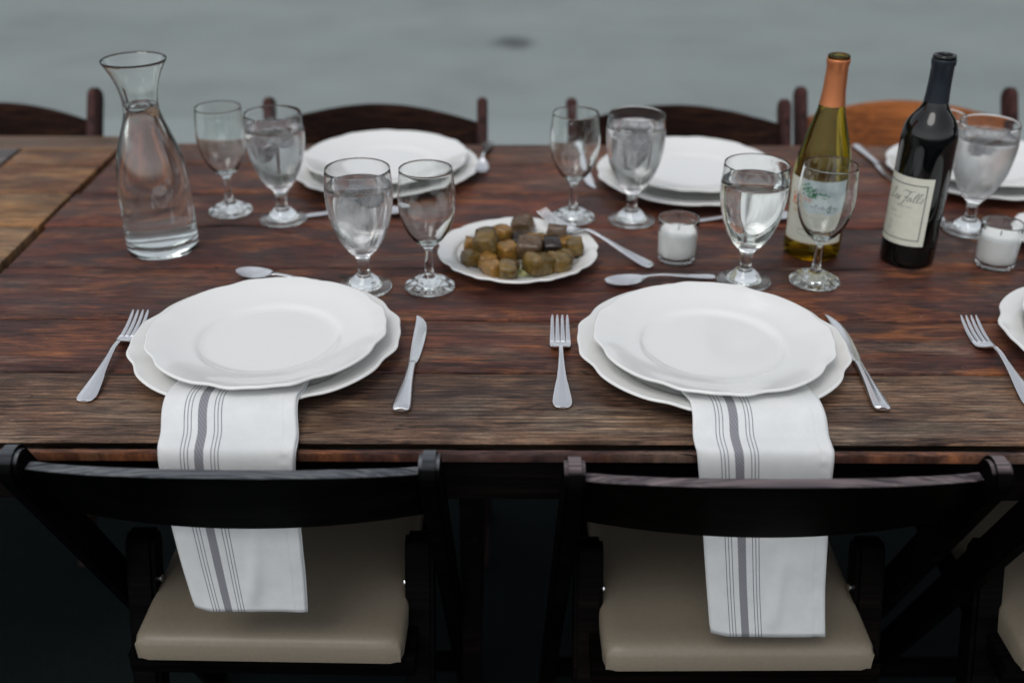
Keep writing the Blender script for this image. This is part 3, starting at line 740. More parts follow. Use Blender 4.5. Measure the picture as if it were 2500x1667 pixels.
# ------------------------------------------------------------------ glassware
def wob_foot(a, r, z):
    if z < 0.017 and r > 0.010:
        return r * (1 + 0.012 * math.cos(10 * a)), z + 0.0009 * math.cos(10 * a) * min(1, (r - 0.010) / 0.012) * (1 if z > 0.004 else 0)
    return r, z
WG_FOOT = [(0, 0.0030), (0.016, 0.0030), (0.030, 0.0006), (0.0335, 0.0010), (0.0348, 0.0028), (0.0335, 0.0046), (0.028, 0.0080), (0.020, 0.0125), (0.012, 0.0170), (0.0078, 0.0205)]
WG_STEM = [(0.0078, 0.0205), (0.0066, 0.0235), (0.0058, 0.0285), (0.0052, 0.038), (0.0050, 0.050), (0.0056, 0.0575), (0.0082, 0.0625)]
WG_BOWL = [(0.0082, 0.0625), (0.0115, 0.0650), (0.0200, 0.0725), (0.0285, 0.0850), (0.0345, 0.100), (0.0378, 0.116), (0.0386, 0.130), (0.0378, 0.148), (0.0362, 0.163), (0.0354, 0.1705), (0.0350, 0.1722), (0.0345, 0.1705),
           (0.0352, 0.163), (0.0368, 0.148), (0.0376, 0.130), (0.0366, 0.116), (0.0331, 0.101), (0.0270, 0.0870), (0.0185, 0.0755), (0.0100, 0.0698), (0.004, 0.0684), (0, 0.0682)]
GB_FOOT = [(0, 0.0030), (0.018, 0.0030), (0.033, 0.0006), (0.0362, 0.0012), (0.0370, 0.0026), (0.0360, 0.0040), (0.029, 0.0056), (0.0225, 0.0085), (0.0195, 0.0130), (0.0145, 0.0180), (0.0105, 0.0215)]
GB_STEM = [(0.0105, 0.0215), (0.0085, 0.0245), (0.0078, 0.031), (0.0082, 0.040), (0.0098, 0.0470), (0.0135, 0.0520)]
GB_BOWL = [(0.0135, 0.0520), (0.0185, 0.0570), (0.0250, 0.0660), (0.0325, 0.0800), (0.0392, 0.0980), (0.0436, 0.1200), (0.0452, 0.1400), (0.0444, 0.1580), (0.0430, 0.1710), (0.0425, 0.1730), (0.0419, 0.1712),
           (0.0432, 0.1580), (0.0440, 0.1400), (0.0424, 0.1200), (0.0378, 0.0995), (0.0308, 0.0822), (0.0228, 0.0690), (0.0150, 0.0622), (0.0070, 0.0602), (0, 0.0600)]
def inner(profile, i0, level, grow=0.0003):
    """closed water body following the inner wall of a profile, reaching slightly into the glass"""
    inn = list(reversed(smooth_prof(profile[i0:], 3)))      # from the axis bottom up to the rim
    out = []
    for r, z in inn:
        if z > level: break
        out.append((r + grow if r > 1e-6 else 0.0, z - grow))
    # radius at the level
    prev = None
    for r, z in inn:
        if z >= level and prev:
            t = (level - prev[1]) / (z - prev[1]); rl = prev[0] + (r - prev[0]) * t; break
        prev = (r, z)
    out.append((rl + grow, level - 0.0003)); out.append((rl - 0.0010, level - 0.0008)); out.append((rl - 0.003, level - 0.0014)); out.append((0, level - 0.0014))
    return out
def glass3(root, F, S, B, bowl_mat):
    lathe('foot', smooth_prof(F, 3), MT['glass'], root, 80, wob_foot if F is WG_FOOT else None)
    lathe('stem', smooth_prof(S, 3), MT['glass'], root, 80)
    return lathe('bowl', smooth_prof(B, 3), bowl_mat, root, 80)
GW = 'small empty stemmed wine glasses'
def wine_glass(label, x, y, rz):
    g = thing('wine_glass', label, 'wine glass', (x, y, TOP + 0.0003), rz, GW)
    glass3(g, WG_FOOT, WG_STEM, WG_BOWL, MT['glass']); return g
wg = wine_glass('empty stemmed wine glass beside the carafe, left of the far goblet', -0.454, 1.625, 0)
copy_tree(wg, 'empty wine glass between the near left goblet and the plate of brown cubes', (-0.114, 1.345, TOP + 0.0003), 0.3)
copy_tree(wg, 'empty wine glass behind the plate of brown cubes, beside an iced goblet', (0.096, 1.602, TOP + 0.0003), 0.9)
copy_tree(wg, 'empty wine glass standing in front of the white wine bottle', (0.423, 1.367, TOP + 0.0003), 0.2)
copy_tree(wg, 'empty wine glass mostly hidden behind the dark red wine bottle', (0.652, 1.600, TOP + 0.0003), 0.5)

def ice_piece(root, x, y, z, s, seed):
    bm = bmesh.new(); bmesh.ops.create_cube(bm, size=s)
    bmesh.ops.bevel(bm, geom=bm.edges[:], offset=s * 0.2, segments=2, affect='EDGES')
    rot = Matrix.Rotation(seed * 1.3, 4, 'Z') @ Matrix.Rotation(seed * 0.7, 4, 'X')
    for v in bm.verts: v.co = rot @ (v.co * (1 + 0.12 * noise.noise(v.co * 70 + Vector((seed, 0, 0)))))
    finish('ice_cube', bm, MT['ice'], root, True, 50, (x, y, z))
def goblet(label, x, y, rz, frost, ice, level=0.1500, seed=1.0):
    g = thing('water_goblet', label, 'goblet', (x, y, TOP + 0.0003), rz, 'stemmed goblets filled with water')
    bm_ = frosted_mat('dewy_glass', frost, seed=seed) if frost > 0 else MT['glass']
    glass3(g, GB_FOOT, GB_STEM, GB_BOWL, bm_)
    lathe('water', inner(GB_BOWL, 10, level), MT['water'], g, 80)
    rnd = random.Random(int(seed * 10))
    for k in range(ice):
        a = k * 2.2 + seed; r = 0.015 if k else 0.004
        ice_piece(g, r * math.cos(a), r * math.sin(a), level - 0.014 - 0.006 * (k > 2) , 0.019 + 0.003 * rnd.random(), seed + k * 1.9)
    return g
goblet('iced water goblet in front of the far left plates, right of the empty wine glass', -0.363, 1.592, 0.2, 0.35, 3, seed=1.2)
goblet('frosty water goblet standing just behind the near left plates', -0.203, 1.342, 1.0, 0.32, 4, seed=2.7)
goblet('iced water goblet in front of the far middle plates', 0.188, 1.592, 0.6, 0.40, 4, 0.155, seed=4.1)
goblet('clear water goblet without ice just behind the near middle plates, beside the white wine bottle', 0.324, 1.366, 0.1, 0.0, 0, seed=5.3)
goblet('heavily fogged water goblet right of the dark wine bottle', 0.708, 1.557, 0.8, 0.60, 2, seed=6.9)

# carafe
CAR = [(0, 0.0080), (0.036, 0.0065), (0.0450, 0.0010), (0.0490, 0.0010), (0.0512, 0.0045), (0.0516, 0.012), (0.0514, 0.040), (0.0512, 0.080), (0.0506, 0.105), (0.0480, 0.128), (0.0425, 0.152), (0.0345, 0.176), (0.0275, 0.196), (0.0245, 0.212), (0.0248, 0.226), (0.0285, 0.244), (0.0345, 0.260), (0.0415, 0.273), (0.0440, 0.2775), (0.0440, 0.2800), (0.0425, 0.2797),
       (0.0395, 0.2742), (0.0328, 0.2620), (0.0266, 0.2450), (0.0228, 0.2260), (0.0224, 0.2120), (0.0253, 0.1968), (0.0323, 0.1768), (0.0402, 0.1528), (0.0456, 0.1285), (0.0482, 0.1055), (0.0488, 0.080), (0.0490, 0.040), (0.0488, 0.0220), (0.0440, 0.0165), (0.020, 0.0150), (0, 0.0150)]
car = thing('glass_carafe', 'clear glass carafe of water with a flared mouth on the left', 'carafe', (-0.521, 1.481, TOP + 0.0003))
lathe('vessel', smooth_prof(CAR, 2), MT['glass'], car, 96)
lathe('water', inner(CAR, 19, 0.2180), MT['water'], car, 96)

# votives
def votive(label, x, y, rz):
    v = thing('votive_candle', label, 'candle', (x, y, TOP + 0.0003), rz, 'white candles in small glass holders')
    V = [(0, 0.0040), (0.018, 0.0035), (0.0225, 0.0008), (0.0245, 0.0008), (0.0262, 0.0035), (0.0270, 0.010), (0.0285, 0.045), (0.0292, 0.0650), (0.0287, 0.0665), (0.0278, 0.0655), (0.0266, 0.045), (0.0250, 0.0120), (0.0225, 0.0095), (0.010, 0.0088), (0, 0.0088)]
    lathe('glass_cup', smooth_prof(V, 2), MT['glass'], v, 64)
    W = [(0, 0.0102), (0.0200, 0.0102), (0.0252, 0.0125), (0.0261, 0.030), (0.0269, 0.0440), (0.0268, 0.0465), (0.0240, 0.0478), (0.012, 0.0474), (0, 0.0470)]
    wx = lathe('wax', smooth_prof(W, 2), MT['wax'], v, 64)
    bm = bmesh.new(); bmesh.ops.create_cone(bm, cap_ends=True, segments=8, radius1=0.0007, radius2=0.0006, depth=0.012)
    bmesh.ops.rotate(bm, verts=bm.verts, matrix=Matrix.Rotation(0.15, 3, 'Y'))
    finish('wick', bm, MT['wick'], v, True, None, (0.001, 0, 0.052))
    return v
vv = votive('white votive candle between the serving fork and the clear goblet', 0.239, 1.440, 0)
copy_tree(vv, 'white votive candle right of the dark wine bottle, near the photo edge', (0.697, 1.424, TOP + 0.0003), 1.0)

# ------------------------------------------------------------------ bottles
def wrap(root, name, polys, rad, ang0, mat, sub=0.003):
    """flat polygons (x to the right along the label, z up) bent round the bottle as thin raised print"""
    bm = bmesh.new()
    for poly in polys:
        vs_ = [bm.verts.new((p[0], 0, p[1])) for p in poly]
        try: bm.faces.new(vs_)
        except ValueError: pass
    # cut long faces so they can bend
    xs = [v.co.x for v in bm.verts]
    x = min(xs) + sub
    while x < max(xs):
        bmesh.ops.bisect_plane(bm, geom=bm.verts[:] + bm.edges[:] + bm.faces[:], plane_co=(x, 0, 0), plane_no=(1, 0, 0)); x += sub
    for v in bm.verts:
        a = ang0 + v.co.x / rad
        v.co = Vector((rad * math.cos(a), rad * math.sin(a), v.co.z))
    for f in bm.faces:
        f.normal_update()
        if f.normal.dot(Vector((f.calc_center_median().x, f.calc_center_median().y, 0))) < 0: f.normal_flip()
    me = bpy.data.meshes.new(name); bm.to_mesh(me); bm.free()
    o = bpy.data.objects.new(name, me); COL.objects.link(o); o.parent = root
    me.materials.append(mat)
    for p in me.polygons: p.use_smooth = True
    return o
def stroke(pts, w0, w1=None, n=5):
    """a pen stroke as quads: Catmull-Rom through points"""
    w1 = w1 or w0; q = []
    for i in range(len(pts) - 1):
        p0 = pts[max(0, i - 1)]; p1 = pts[i]; p2 = pts[i + 1]; p3 = pts[min(len(pts) - 1, i + 2)]
        for k in range(n):
            t = k / n
            q.append(tuple(0.5 * ((2 * b) + (-a + c) * t + (2 * a - 5 * b + 4 * c - d) * t * t + (-a + 3 * b - 3 * c + d) * t ** 3) for a, b, c, d in zip(p0, p1, p2, p3)))
    q.append(pts[-1]); out = []
    m = len(q)
    off = []
    for i in range(m):
        a = q[max(0, i - 1)]; b = q[min(m - 1, i + 1)]
        dx, dy = b[0] - a[0], b[1] - a[1]; L = math.hypot(dx, dy) or 1
        wd = w0 if dy / L < 0.2 else w1
        off.append((-dy / L * wd, dx / L * wd))
    for i in range(m - 1):
        out.append([(q[i][0] + off[i][0], q[i][1] + off[i][1]), (q[i + 1][0] + off[i + 1][0], q[i + 1][1] + off[i + 1][1]), (q[i + 1][0] - off[i + 1][0], q[i + 1][1] - off[i + 1][1]), (q[i][0] - off[i][0], q[i][1] - off[i][1])])
    return out
def text_polys(txt, size, x, z, shear=0.0, space=1.0):
    cu = bpy.data.curves.new('t', 'FONT'); cu.body = txt; cu.size = size; cu.align_x = 'LEFT'; cu.shear = shear; cu.space_character = space; cu.resolution_u = 2
    ob = bpy.data.objects.new('t', cu); COL.objects.link(ob)
    dg = bpy.context.evaluated_depsgraph_get(); me = bpy.data.meshes.new_from_object(ob.evaluated_get(dg))
    P = [[(me.vertices[i].co.x + x, me.vertices[i].co.y + z) for i in p.vertices] for p in me.polygons]
    bpy.data.objects.remove(ob); bpy.data.curves.remove(cu); bpy.data.meshes.remove(me)
    return P
def rect(x0, x1, z0, z1): return [[(x0, z0), (x1, z0), (x1, z1), (x0, z1)]]

# red wine bottle: tall shoulders, dark foil
RB = [(0, 0.0250), (0.012, 0.0220), (0.026, 0.0060), (0.0330, 0.0008), (0.0362, 0.0015), (0.0378, 0.0060), (0.0380, 0.0200), (0.0380, 0.120), (0.0380, 0.176), (0.0377, 0.186), (0.0366, 0.1950), (0.0342, 0.2035), (0.0302, 0.2110), (0.0250, 0.2180), (0.0200, 0.2250), (0.0166, 0.2335), (0.0151, 0.2440), (0.0142, 0.2700), (0.0140, 0.2880),
      (0.0152, 0.2890), (0.0154, 0.2950), (0.0148, 0.2975), (0.0125, 0.2985), (0.0102, 0.2975), (0.0096, 0.2900), (0.0094, 0.2600), (0.0090, 0.2400), (0, 0.2395)]
rb = thing('wine_bottle', 'dark red wine bottle with a navy foil neck and cream framed label', 'wine bottle', (0.577, 1.446, TOP + 0.0003))
lathe('bottle_glass', smooth_prof(RB, 3), MT['black_glass'], rb, 96)
CAPR = [(0.0172, 0.2340), (0.0160, 0.2460), (0.0153, 0.2650), (0.0151, 0.2840), (0.0162, 0.2862), (0.0163, 0.2915), (0.0158, 0.2930)]
CAPR = [(0.0160, 0.2350), (0.0166, 0.2352)] + CAPR[1:]
lathe('foil_capsule', [(0.0166, 0.2352), (0.0158, 0.2440), (0.0151, 0.2600), (0.0149, 0.2830), (0.0160, 0.2852), (0.0162, 0.2915), (0.0159, 0.2928), (0.0153, 0.2930)], MT['navy'], rb, 64)
facing = math.atan2(-1.446, -0.577)                     # towards the camera
A0 = facing                                            # x = 0 of the label lies here
rl = 0.03835
xl_, xr_, zb_, zt_ = -0.064, 0.0195, 0.036, 0.136
lab = wrap(rb, 'label', rect(xl_, xr_, zb_, zt_), rl, A0, MT['paper'])
pr = []
def frame(x0, x1, z0, z1, w):
    return rect(x0, x1, z1 - w, z1) + rect(x0, x1, z0, z0 + w) + rect(x0, x0 + w, z0 + w, z1 - w) + rect(x1 - w, x1, z0 + w, z1 - w)
fr = frame(xl_ + 0.007, xr_ - 0.0075, zb_ + 0.008, zt_ - 0.010, 0.0013)
wrap(lab, 'printed_frame', fr, rl + 0.0002, A0, MT['ink'])
S = 0.0105
def pen(pts, ox, oz, s=S): return stroke([(ox + (x + 0.30 * z) * s, oz + z * s) for x, z in pts], 0.00042, 0.00020)
script = []
oz = 0.1010; ox = -0.0435
script += pen([(0.1, 1.1), (0.55, 1.55), (0.5, 1.0), (0.2, 0.1), (0.0, 0.05), (0.5, 0.0), (0.9, 0.2)], ox, oz)             # L
script += pen([(0.0, 0.2), (0.35, 0.3), (0.45, 0.55), (0.2, 0.55), (0.1, 0.15), (0.35, 0.0), (0.6, 0.25)], ox + 0.0085, oz)   # e
script += pen([(0.0, 0.5), (0.2, 0.45), (0.3, 0.0), (0.5, 0.05)], ox + 0.0135, oz) + pen([(0.5, 0.55), (0.2, 0.2), (0.0, 0.0)], ox + 0.0135, oz)
script += pen([(-0.5, 1.25), (-0.2, 1.5), (0.5, 1.4), (1.2, 1.55)], ox + 0.0235, oz) + pen([(0.55, 1.4), (0.35, 0.5), (0.0, -0.55), (-0.4, -0.75), (-0.5, -0.5)], ox + 0.0235, oz) + pen([(0.0, 0.55), (0.5, 0.6)], ox + 0.0235, oz)   # F
script += pen([(0.5, 0.5), (0.2, 0.5), (0.05, 0.15), (0.25, 0.0), (0.5, 0.45), (0.5, 0.05), (0.7, 0.1)], ox + 0.0290, oz)   # a
script += pen([(0.0, 0.1), (0.45, 1.1), (0.35, 1.3), (0.15, 0.9), (0.1, 0.1), (0.35, 0.05)], ox + 0.0370, oz)                 # l
script += pen([(0.0, 0.1), (0.45, 1.1), (0.35, 1.3), (0.15, 0.9), (0.1, 0.1), (0.35, 0.05)], ox + 0.0415, oz)                 # l
script += pen([(0.0, 0.1), (0.3, 0.6), (0.4, 0.3), (0.3, 0.0), (0.05, 0.05)], ox + 0.0460, oz) + pen([(0.3, 0.6), (0.8, 0.9)], ox + 0.0460, oz)
wrap(lab, 'printed_script', script, rl + 0.00022, A0, MT['ink'])
wrap(lab, 'printed_words', text_polys('CELLARS', 0.0042, -0.0245, 0.0915, space=1.25) + text_polys('Syrah', 0.0055, -0.0395, 0.0820, 0.3)
     + text_polys('20 12', 0.003, -0.036, 0.0755, space=1.2) + rect(-0.030, -0.016, 0.0757, 0.0762) + rect(-0.040, -0.024, 0.0495, 0.0500), rl + 0.00024, A0, MT['ink_soft'])
wrap(lab, 'printed_figures', rect(-0.0365, -0.0355, 0.056, 0.0700) + rect(-0.0325, -0.0315, 0.056, 0.0705) + rect(-0.0385, -0.0300, 0.0548, 0.0556), rl + 0.00021, A0, MT['ink_soft'])

# white wine bottle: sloping shoulders, copper foil
WB = [(0, 0.0220), (0.012, 0.0200), (0.026, 0.0060), (0.0345, 0.0008), (0.0385, 0.0018), (0.0402, 0.0080), (0.0405, 0.0200), (0.0405, 0.112), (0.0398, 0.124), (0.0378, 0.140), (0.0345, 0.158), (0.0300, 0.176), (0.0250, 0.194), (0.0200, 0.212), (0.0168, 0.228), (0.0152, 0.244), (0.0144, 0.266), (0.0140, 0.281),
      (0.0150, 0.2825), (0.0152, 0.2880), (0.0146, 0.2905), (0.0125, 0.2915), (0.0100, 0.2905), (0.0094, 0.2830), (0.0104, 0.262), (0.0124, 0.240), (0.0168, 0.213), (0.0218, 0.194), (0.0268, 0.176), (0.0313, 0.158), (0.0347, 0.140), (0.0366, 0.124), (0.0374, 0.112), (0.0375, 0.020), (0.0340, 0.0090), (0.024, 0.0120), (0.011, 0.0260), (0, 0.0275)]
wb = thing('wine_bottle', 'olive green white wine bottle with a copper foil neck and painted garden label', 'wine bottle', (0.444, 1.473, TOP + 0.0003))
lathe('bottle_glass', smooth_prof(WB, 3), MT['green_glass'], wb, 96)
lathe('wine', inner(WB, 23, 0.232), MT['white_wine'], wb, 72)
lathe('foil_capsule', [(0.0182, 0.2228), (0.0176, 0.2270), (0.0158, 0.2430), (0.0149, 0.2660), (0.0147, 0.2770), (0.0158, 0.2795), (0.0160, 0.2850), (0.0157, 0.2862), (0.0151, 0.2864)], MT['copper'], wb, 64)
fw = math.atan2(-1.473, -0.444); rw = 0.0409
wx0, wx1, wz0, wz1 = -0.052, 0.046, 0.0280, 0.1230
wlab = wrap(wb, 'label', rect(wx0, wx1, wz0, wz1), rw, fw, MT['paper'])
wrap(wlab, 'printed_sky', [[(wx0 + .022, 0.0780), (-0.012, 0.0700), (0.004, 0.0740), (0.020, 0.0690), (wx1, 0.0750), (wx1, wz1), (wx0 + .022, wz1)]], rw + 0.0002, fw, MT['paper_blue'])
rnd = random.Random(4)
def blobs(cx, cz, rx, rz_, n, s0, s1):
    P = []
    for _ in range(n):
        a = rnd.random() * 2 * PI; q = math.sqrt(rnd.random()); x = cx + rx * q * math.cos(a); z = cz + rz_ * q * math.sin(a); s = s0 + (s1 - s0) * rnd.random(); ph = rnd.random() * 6
        P.append([(x + s * (1 + 0.35 * math.sin(3 * t + ph)) * math.cos(t), z + 0.7 * s * (1 + 0.35 * math.sin(2 * t + ph)) * math.sin(t)) for t in [2 * PI * k / 9 for k in range(9)]])
    return P
wrap(wlab, 'printed_leaves', blobs(-0.018, 0.107, 0.016, 0.011, 46, 0.0009, 0.0026) + blobs(0.0, 0.101, 0.016, 0.006, 16, 0.0009, 0.0022), rw + 0.0004, fw, MT['print_green'])
wrap(wlab, 'printed_dark_leaves', blobs(-0.010, 0.108, 0.013, 0.006, 12, 0.0008, 0.0018) + blobs(0.022, 0.080, 0.009, 0.006, 26, 0.0008, 0.0022), rw + 0.0006, fw, MT['print_green2'])
wrap(wlab, 'printed_flowers', blobs(-0.036, 0.092, 0.006, 0.009, 18, 0.0008, 0.0020), rw + 0.0005, fw, MT['print_orange'])
wrap(wlab, 'printed_tan_figures', blobs(-0.032, 0.079, 0.007, 0.007, 16, 0.0007, 0.0020), rw + 0.0005, fw, MT['print_tan'])
wrap(wlab, 'printed_path', blobs(-0.016, 0.092, 0.012, 0.004, 22, 0.0010, 0.0028), rw + 0.0003, fw, MT['print_pink'])
wrap(wlab, 'printed_figures', blobs(0.0, 0.083, 0.012, 0.0035, 16, 0.0010, 0.0020), rw + 0.0005, fw, MT['print_slate'])
wrap(wlab, 'printed_script', stroke([(-0.026, 0.063), (-0.022, 0.069), (-0.020, 0.062), (-0.016, 0.067), (-0.012, 0.061), (-0.006, 0.066), (0.000, 0.061), (0.006, 0.065), (0.014, 0.061)], 0.0003)
     + stroke([(-0.012 + 0.013 * math.cos(t), 0.0445 + 0.0048 * math.sin(t)) for t in [2 * PI * k / 16 for k in range(17)]], 0.0003)
     + stroke([(-0.030, 0.050), (-0.012, 0.0475), (0.010, 0.0485), (0.034, 0.050)], 0.0002), rw + 0.0003, fw, MT['ink_soft'])
wrap(wlab, 'printed_border', rect(wx0, wx1, wz0, wz0 + 0.0012) + rect(wx0, wx0 + 0.0009, wz0 + 0.0012, 0.078) + rect(wx1 - 0.0009, wx1, wz0 + 0.0012, 0.070), rw + 0.0003, fw, MT['print_tan'])

# ------------------------------------------------------------------ cutlery
def ribbon(name, st, mat, parent, ncol=10, groove=False):
    """st: (s, half_width, z_mid, half_thickness, crown, x_centre)"""
    verts = []; faces = []; m = 2 * (ncol + 1)
    for (s, hw, z, t, cr, xc) in st:
        for j in range(ncol + 1):
            v = -1 + 2 * j / ncol
            g = 0.0
            if groove and hw > 0.0035: g = -0.0005 * math.exp(-((abs(v) - 0.66) / 0.12) ** 2)
            edge = (1 - abs(v) ** 6)
            verts.append((xc + hw * v, s, z + t * (0.25 + 0.75 * edge) + cr * (1 - v * v) + g))
        for j in range(ncol, -1, -1):
            v = -1 + 2 * j / ncol
            edge = (1 - abs(v) ** 6)
            verts.append((xc + hw * v, s, z - t * (0.25 + 0.75 * edge) + cr * (1 - v * v)))
    for i in range(len(st) - 1):
        for j in range(m):
            a = i * m + j; b = i * m + (j + 1) % m
            faces.append((a, b, b + m, a + m))
    faces.append(tuple(reversed(range(m)))); faces.append(tuple(range((len(st) - 1) * m, len(st) * m)))
    return raw(name, verts, faces, mat, parent, True, 50)
def interp(keys, n):
    out = []; k = len(keys)
    for i in range(k - 1):
        p0 = keys[max(0, i - 1)]; p1 = keys[i]; p2 = keys[i + 1]; p3 = keys[min(k - 1, i + 2)]
        for q in range(n):
            t = q / n
            out.append(tuple(0.5 * ((2 * b) + (-a + c) * t + (2 * a - 5 * b + 4 * c - d) * t * t + (-a + 3 * b - 3 * c + d) * t ** 3) for a, b, c, d in zip(p0, p1, p2, p3)))
    out.append(keys[-1]); return out
def fork(label, loc, rz, group='steel dinner forks', L=1.0):
    f = thing('fork', label, 'fork', loc, rz, group)
    H = interp([(0.000, 0.0035, 0.0020, 0.0012, 0.0, 0), (0.0025, 0.0082, 0.0022, 0.0013, 0.0003, 0), (0.008, 0.0105, 0.0026, 0.0014, 0.0006, 0), (0.016, 0.0108, 0.0032, 0.0014, 0.0008, 0), (0.035, 0.0088, 0.0050, 0.0014, 0.0008, 0), (0.060, 0.0058, 0.0082, 0.0014, 0.0007, 0),
                (0.085, 0.0038, 0.0118, 0.0015, 0.0006, 0), (0.105, 0.0031, 0.0142, 0.0015, 0.0005, 0), (0.120, 0.0031, 0.0140, 0.0015, 0.0002, 0)], 4)
    ribbon('handle', H, MT['steel'], f, 14, True)
    Hd = interp([(0.120, 0.0031, 0.0140, 0.0015, 0.0, 0), (0.126, 0.0040, 0.0118, 0.0014, -0.0004, 0), (0.132, 0.0080, 0.0082, 0.0012, -0.0014, 0), (0.139, 0.0118, 0.0048, 0.0011, -0.0020, 0), (0.146, 0.0128, 0.0030, 0.0010, -0.0016, 0), (0.156, 0.0129, 0.0026, 0.0010, -0.0008, 0)], 4)
    ribbon('head', Hd, MT['steel'], f, 14)
    for k in range(4):
        xb = (-1.5 + k) * 0.00665
        T = []
        for q in range(9):
            t = q / 8; s = 0.156 + 0.050 * t
            T.append((s, 0.00300 - 0.0014 * t - (0.0008 if q == 8 else 0), 0.0026 + 0.0105 * t * t + 0.0012 * t, 0.0010 - 0.0002 * t, 0.0, xb * (1 - 0.04 * t)))
        ribbon('tine', T, MT['steel'], f, 4)
    if L != 1.0: f.scale = (L, L, L)
    return f
def knife(label, loc, rz, roll=0.0):
    k = thing('knife', label, 'knife', loc, rz, 'steel dinner knives')
    H = interp([(0.0, 0.0060, 0.0035, 0.0022, 0.0006, 0), (0.002, 0.0092, 0.0036, 0.0028, 0.0008, 0), (0.008, 0.0105, 0.0038, 0.0030, 0.0010, 0), (0.020, 0.0100, 0.0038, 0.0030, 0.0010, 0), (0.050, 0.0076, 0.0038, 0.0030, 0.0010, 0), (0.080, 0.0058, 0.0038, 0.0030, 0.0010, 0), (0.103, 0.0052, 0.0038, 0.0028, 0.0008, 0), (0.108, 0.0060, 0.0036, 0.0024, 0.0004, 0)], 4)
    ribbon('handle', H, MT['steel'], k, 14, True)
    B = [(0.108, 0.0052, 0.0030, 0.0012, 0, 0.0), (0.116, 0.0056, 0.0028, 0.0009, 0, 0.0008), (0.130, 0.0064, 0.0026, 0.0008, 0, 0.0014), (0.160, 0.0075, 0.0024, 0.0007, 0, 0.0014), (0.190, 0.0078, 0.0022, 0.0006, 0, 0.0008), (0.212, 0.0068, 0.0020, 0.0005, 0, -0.0008), (0.226, 0.0046, 0.0018, 0.0005, 0, -0.0036), (0.233, 0.0028, 0.0018, 0.0004, 0, -0.0062), (0.236, 0.0010, 0.0018, 0.0003, 0, -0.0080)]
    ribbon('blade', interp(B, 3), MT['steel'], k, 8)
    k.rotation_euler = (0, roll, rz)
    return k
def spoon(label, loc, rz):
    s = thing('spoon', label, 'spoon', loc, rz, 'steel spoons lying above the plates')
    H = interp([(0.000, 0.0030, 0.0020, 0.0011, 0, 0), (0.0025, 0.0072, 0.0022, 0.0012, 0.0003, 0), (0.010, 0.0090, 0.0028, 0.0013, 0.0006, 0), (0.030, 0.0074, 0.0048, 0.0013, 0.0006, 0), (0.060, 0.0046, 0.0088, 0.0014, 0.0005, 0), (0.085, 0.0030, 0.0118, 0.0014, 0.0004, 0), (0.108, 0.0028, 0.0122, 0.0014, 0, 0)], 4)
    ribbon('handle', H, MT['steel'], s, 12, True)
    B = interp([(0.108, 0.0028, 0.0122, 0.0014, 0, 0), (0.114, 0.0060, 0.0112, 0.0011, -0.0012, 0), (0.122, 0.0130, 0.0098, 0.0009, -0.0040, 0), (0.134, 0.0178, 0.0090, 0.0008, -0.0062, 0), (0.148, 0.0186, 0.0088, 0.0008, -0.0068, 0), (0.160, 0.0160, 0.0090, 0.0008, -0.0052, 0), (0.170, 0.0105, 0.0094, 0.0008, -0.0026, 0), (0.175, 0.0035, 0.0097, 0.0008, -0.0005, 0)], 4)
    ribbon('bowl', B, MT['steel'], s, 14)
    s.scale = (0.92, 0.92, 0.92)
    return s
Z0 = TOP + 0.0006
fork('steel fork left of the near left plates with tines touching the plate rim', (-0.484, 1.037, Z0), R(-1.0))
fork('steel fork between the two near settings, left of the middle plates', (0.057, 1.027, Z0), R(-1.2))
fork('steel fork at the near right, pointing toward the cut off plate', (0.590, 1.030, Z0), R(0.6))
f4 = fork('steel fork lying across the rim of the plate of brown cubes', (0.201, 1.411, Z0 + 0.0006), math.atan2(0.157, 0.130), 'serving cutlery')
f4.rotation_euler = (R(6.6), 0, math.atan2(0.157, 0.130))
fork('steel fork on the far side right of the far left plates', (-0.046, 1.985, Z0), R(180) + math.atan2(-0.010, 0.15), 'forks on the far side of the table')
knife('steel knife right of the near left plates', (-0.124, 1.018, Z0), R(-2.0))
knife('steel knife right of the near middle plates with a dark blade', (0.415, 1.024, Z0), R(-1.0), R(5))
knife('dark steel knife across the table left of the far right plates', (0.650, 1.968, Z0), R(180 + 4.0) * 1.0, R(-8))
knife('steel knife across the table left of the far middle plates, seen through a wine glass', (0.125, 2.000 - 0.03, Z0), R(180) + 0.04, 0)
knife('steel knife across the table left of the far left plates, behind the goblet', (-0.412, 1.962, Z0), R(180) - 0.02, 0)
spoon('steel spoon behind the near left plates, bowl pointing left', (-0.236, 1.330, Z0), math.atan2(0.172, 0.060))
spoon('steel spoon behind the near middle plates, bowl pointing left', (0.2860, 1.380, Z0), math.atan2(0.150, -0.030))
spoon('steel spoon at the right photo edge below the votive candle', (0.892, 1.365, Z0), math.atan2(0.17, 0.03))
spoon('steel spoon in front of the far left plates, bowl pointing right', (-0.330, 1.606, Z0), -math.atan2(0.17, 0.010))
spoon('steel spoon between the left candle and the clear goblet', (0.286, 1.590, Z0), -math.atan2(0.17, 0.012))

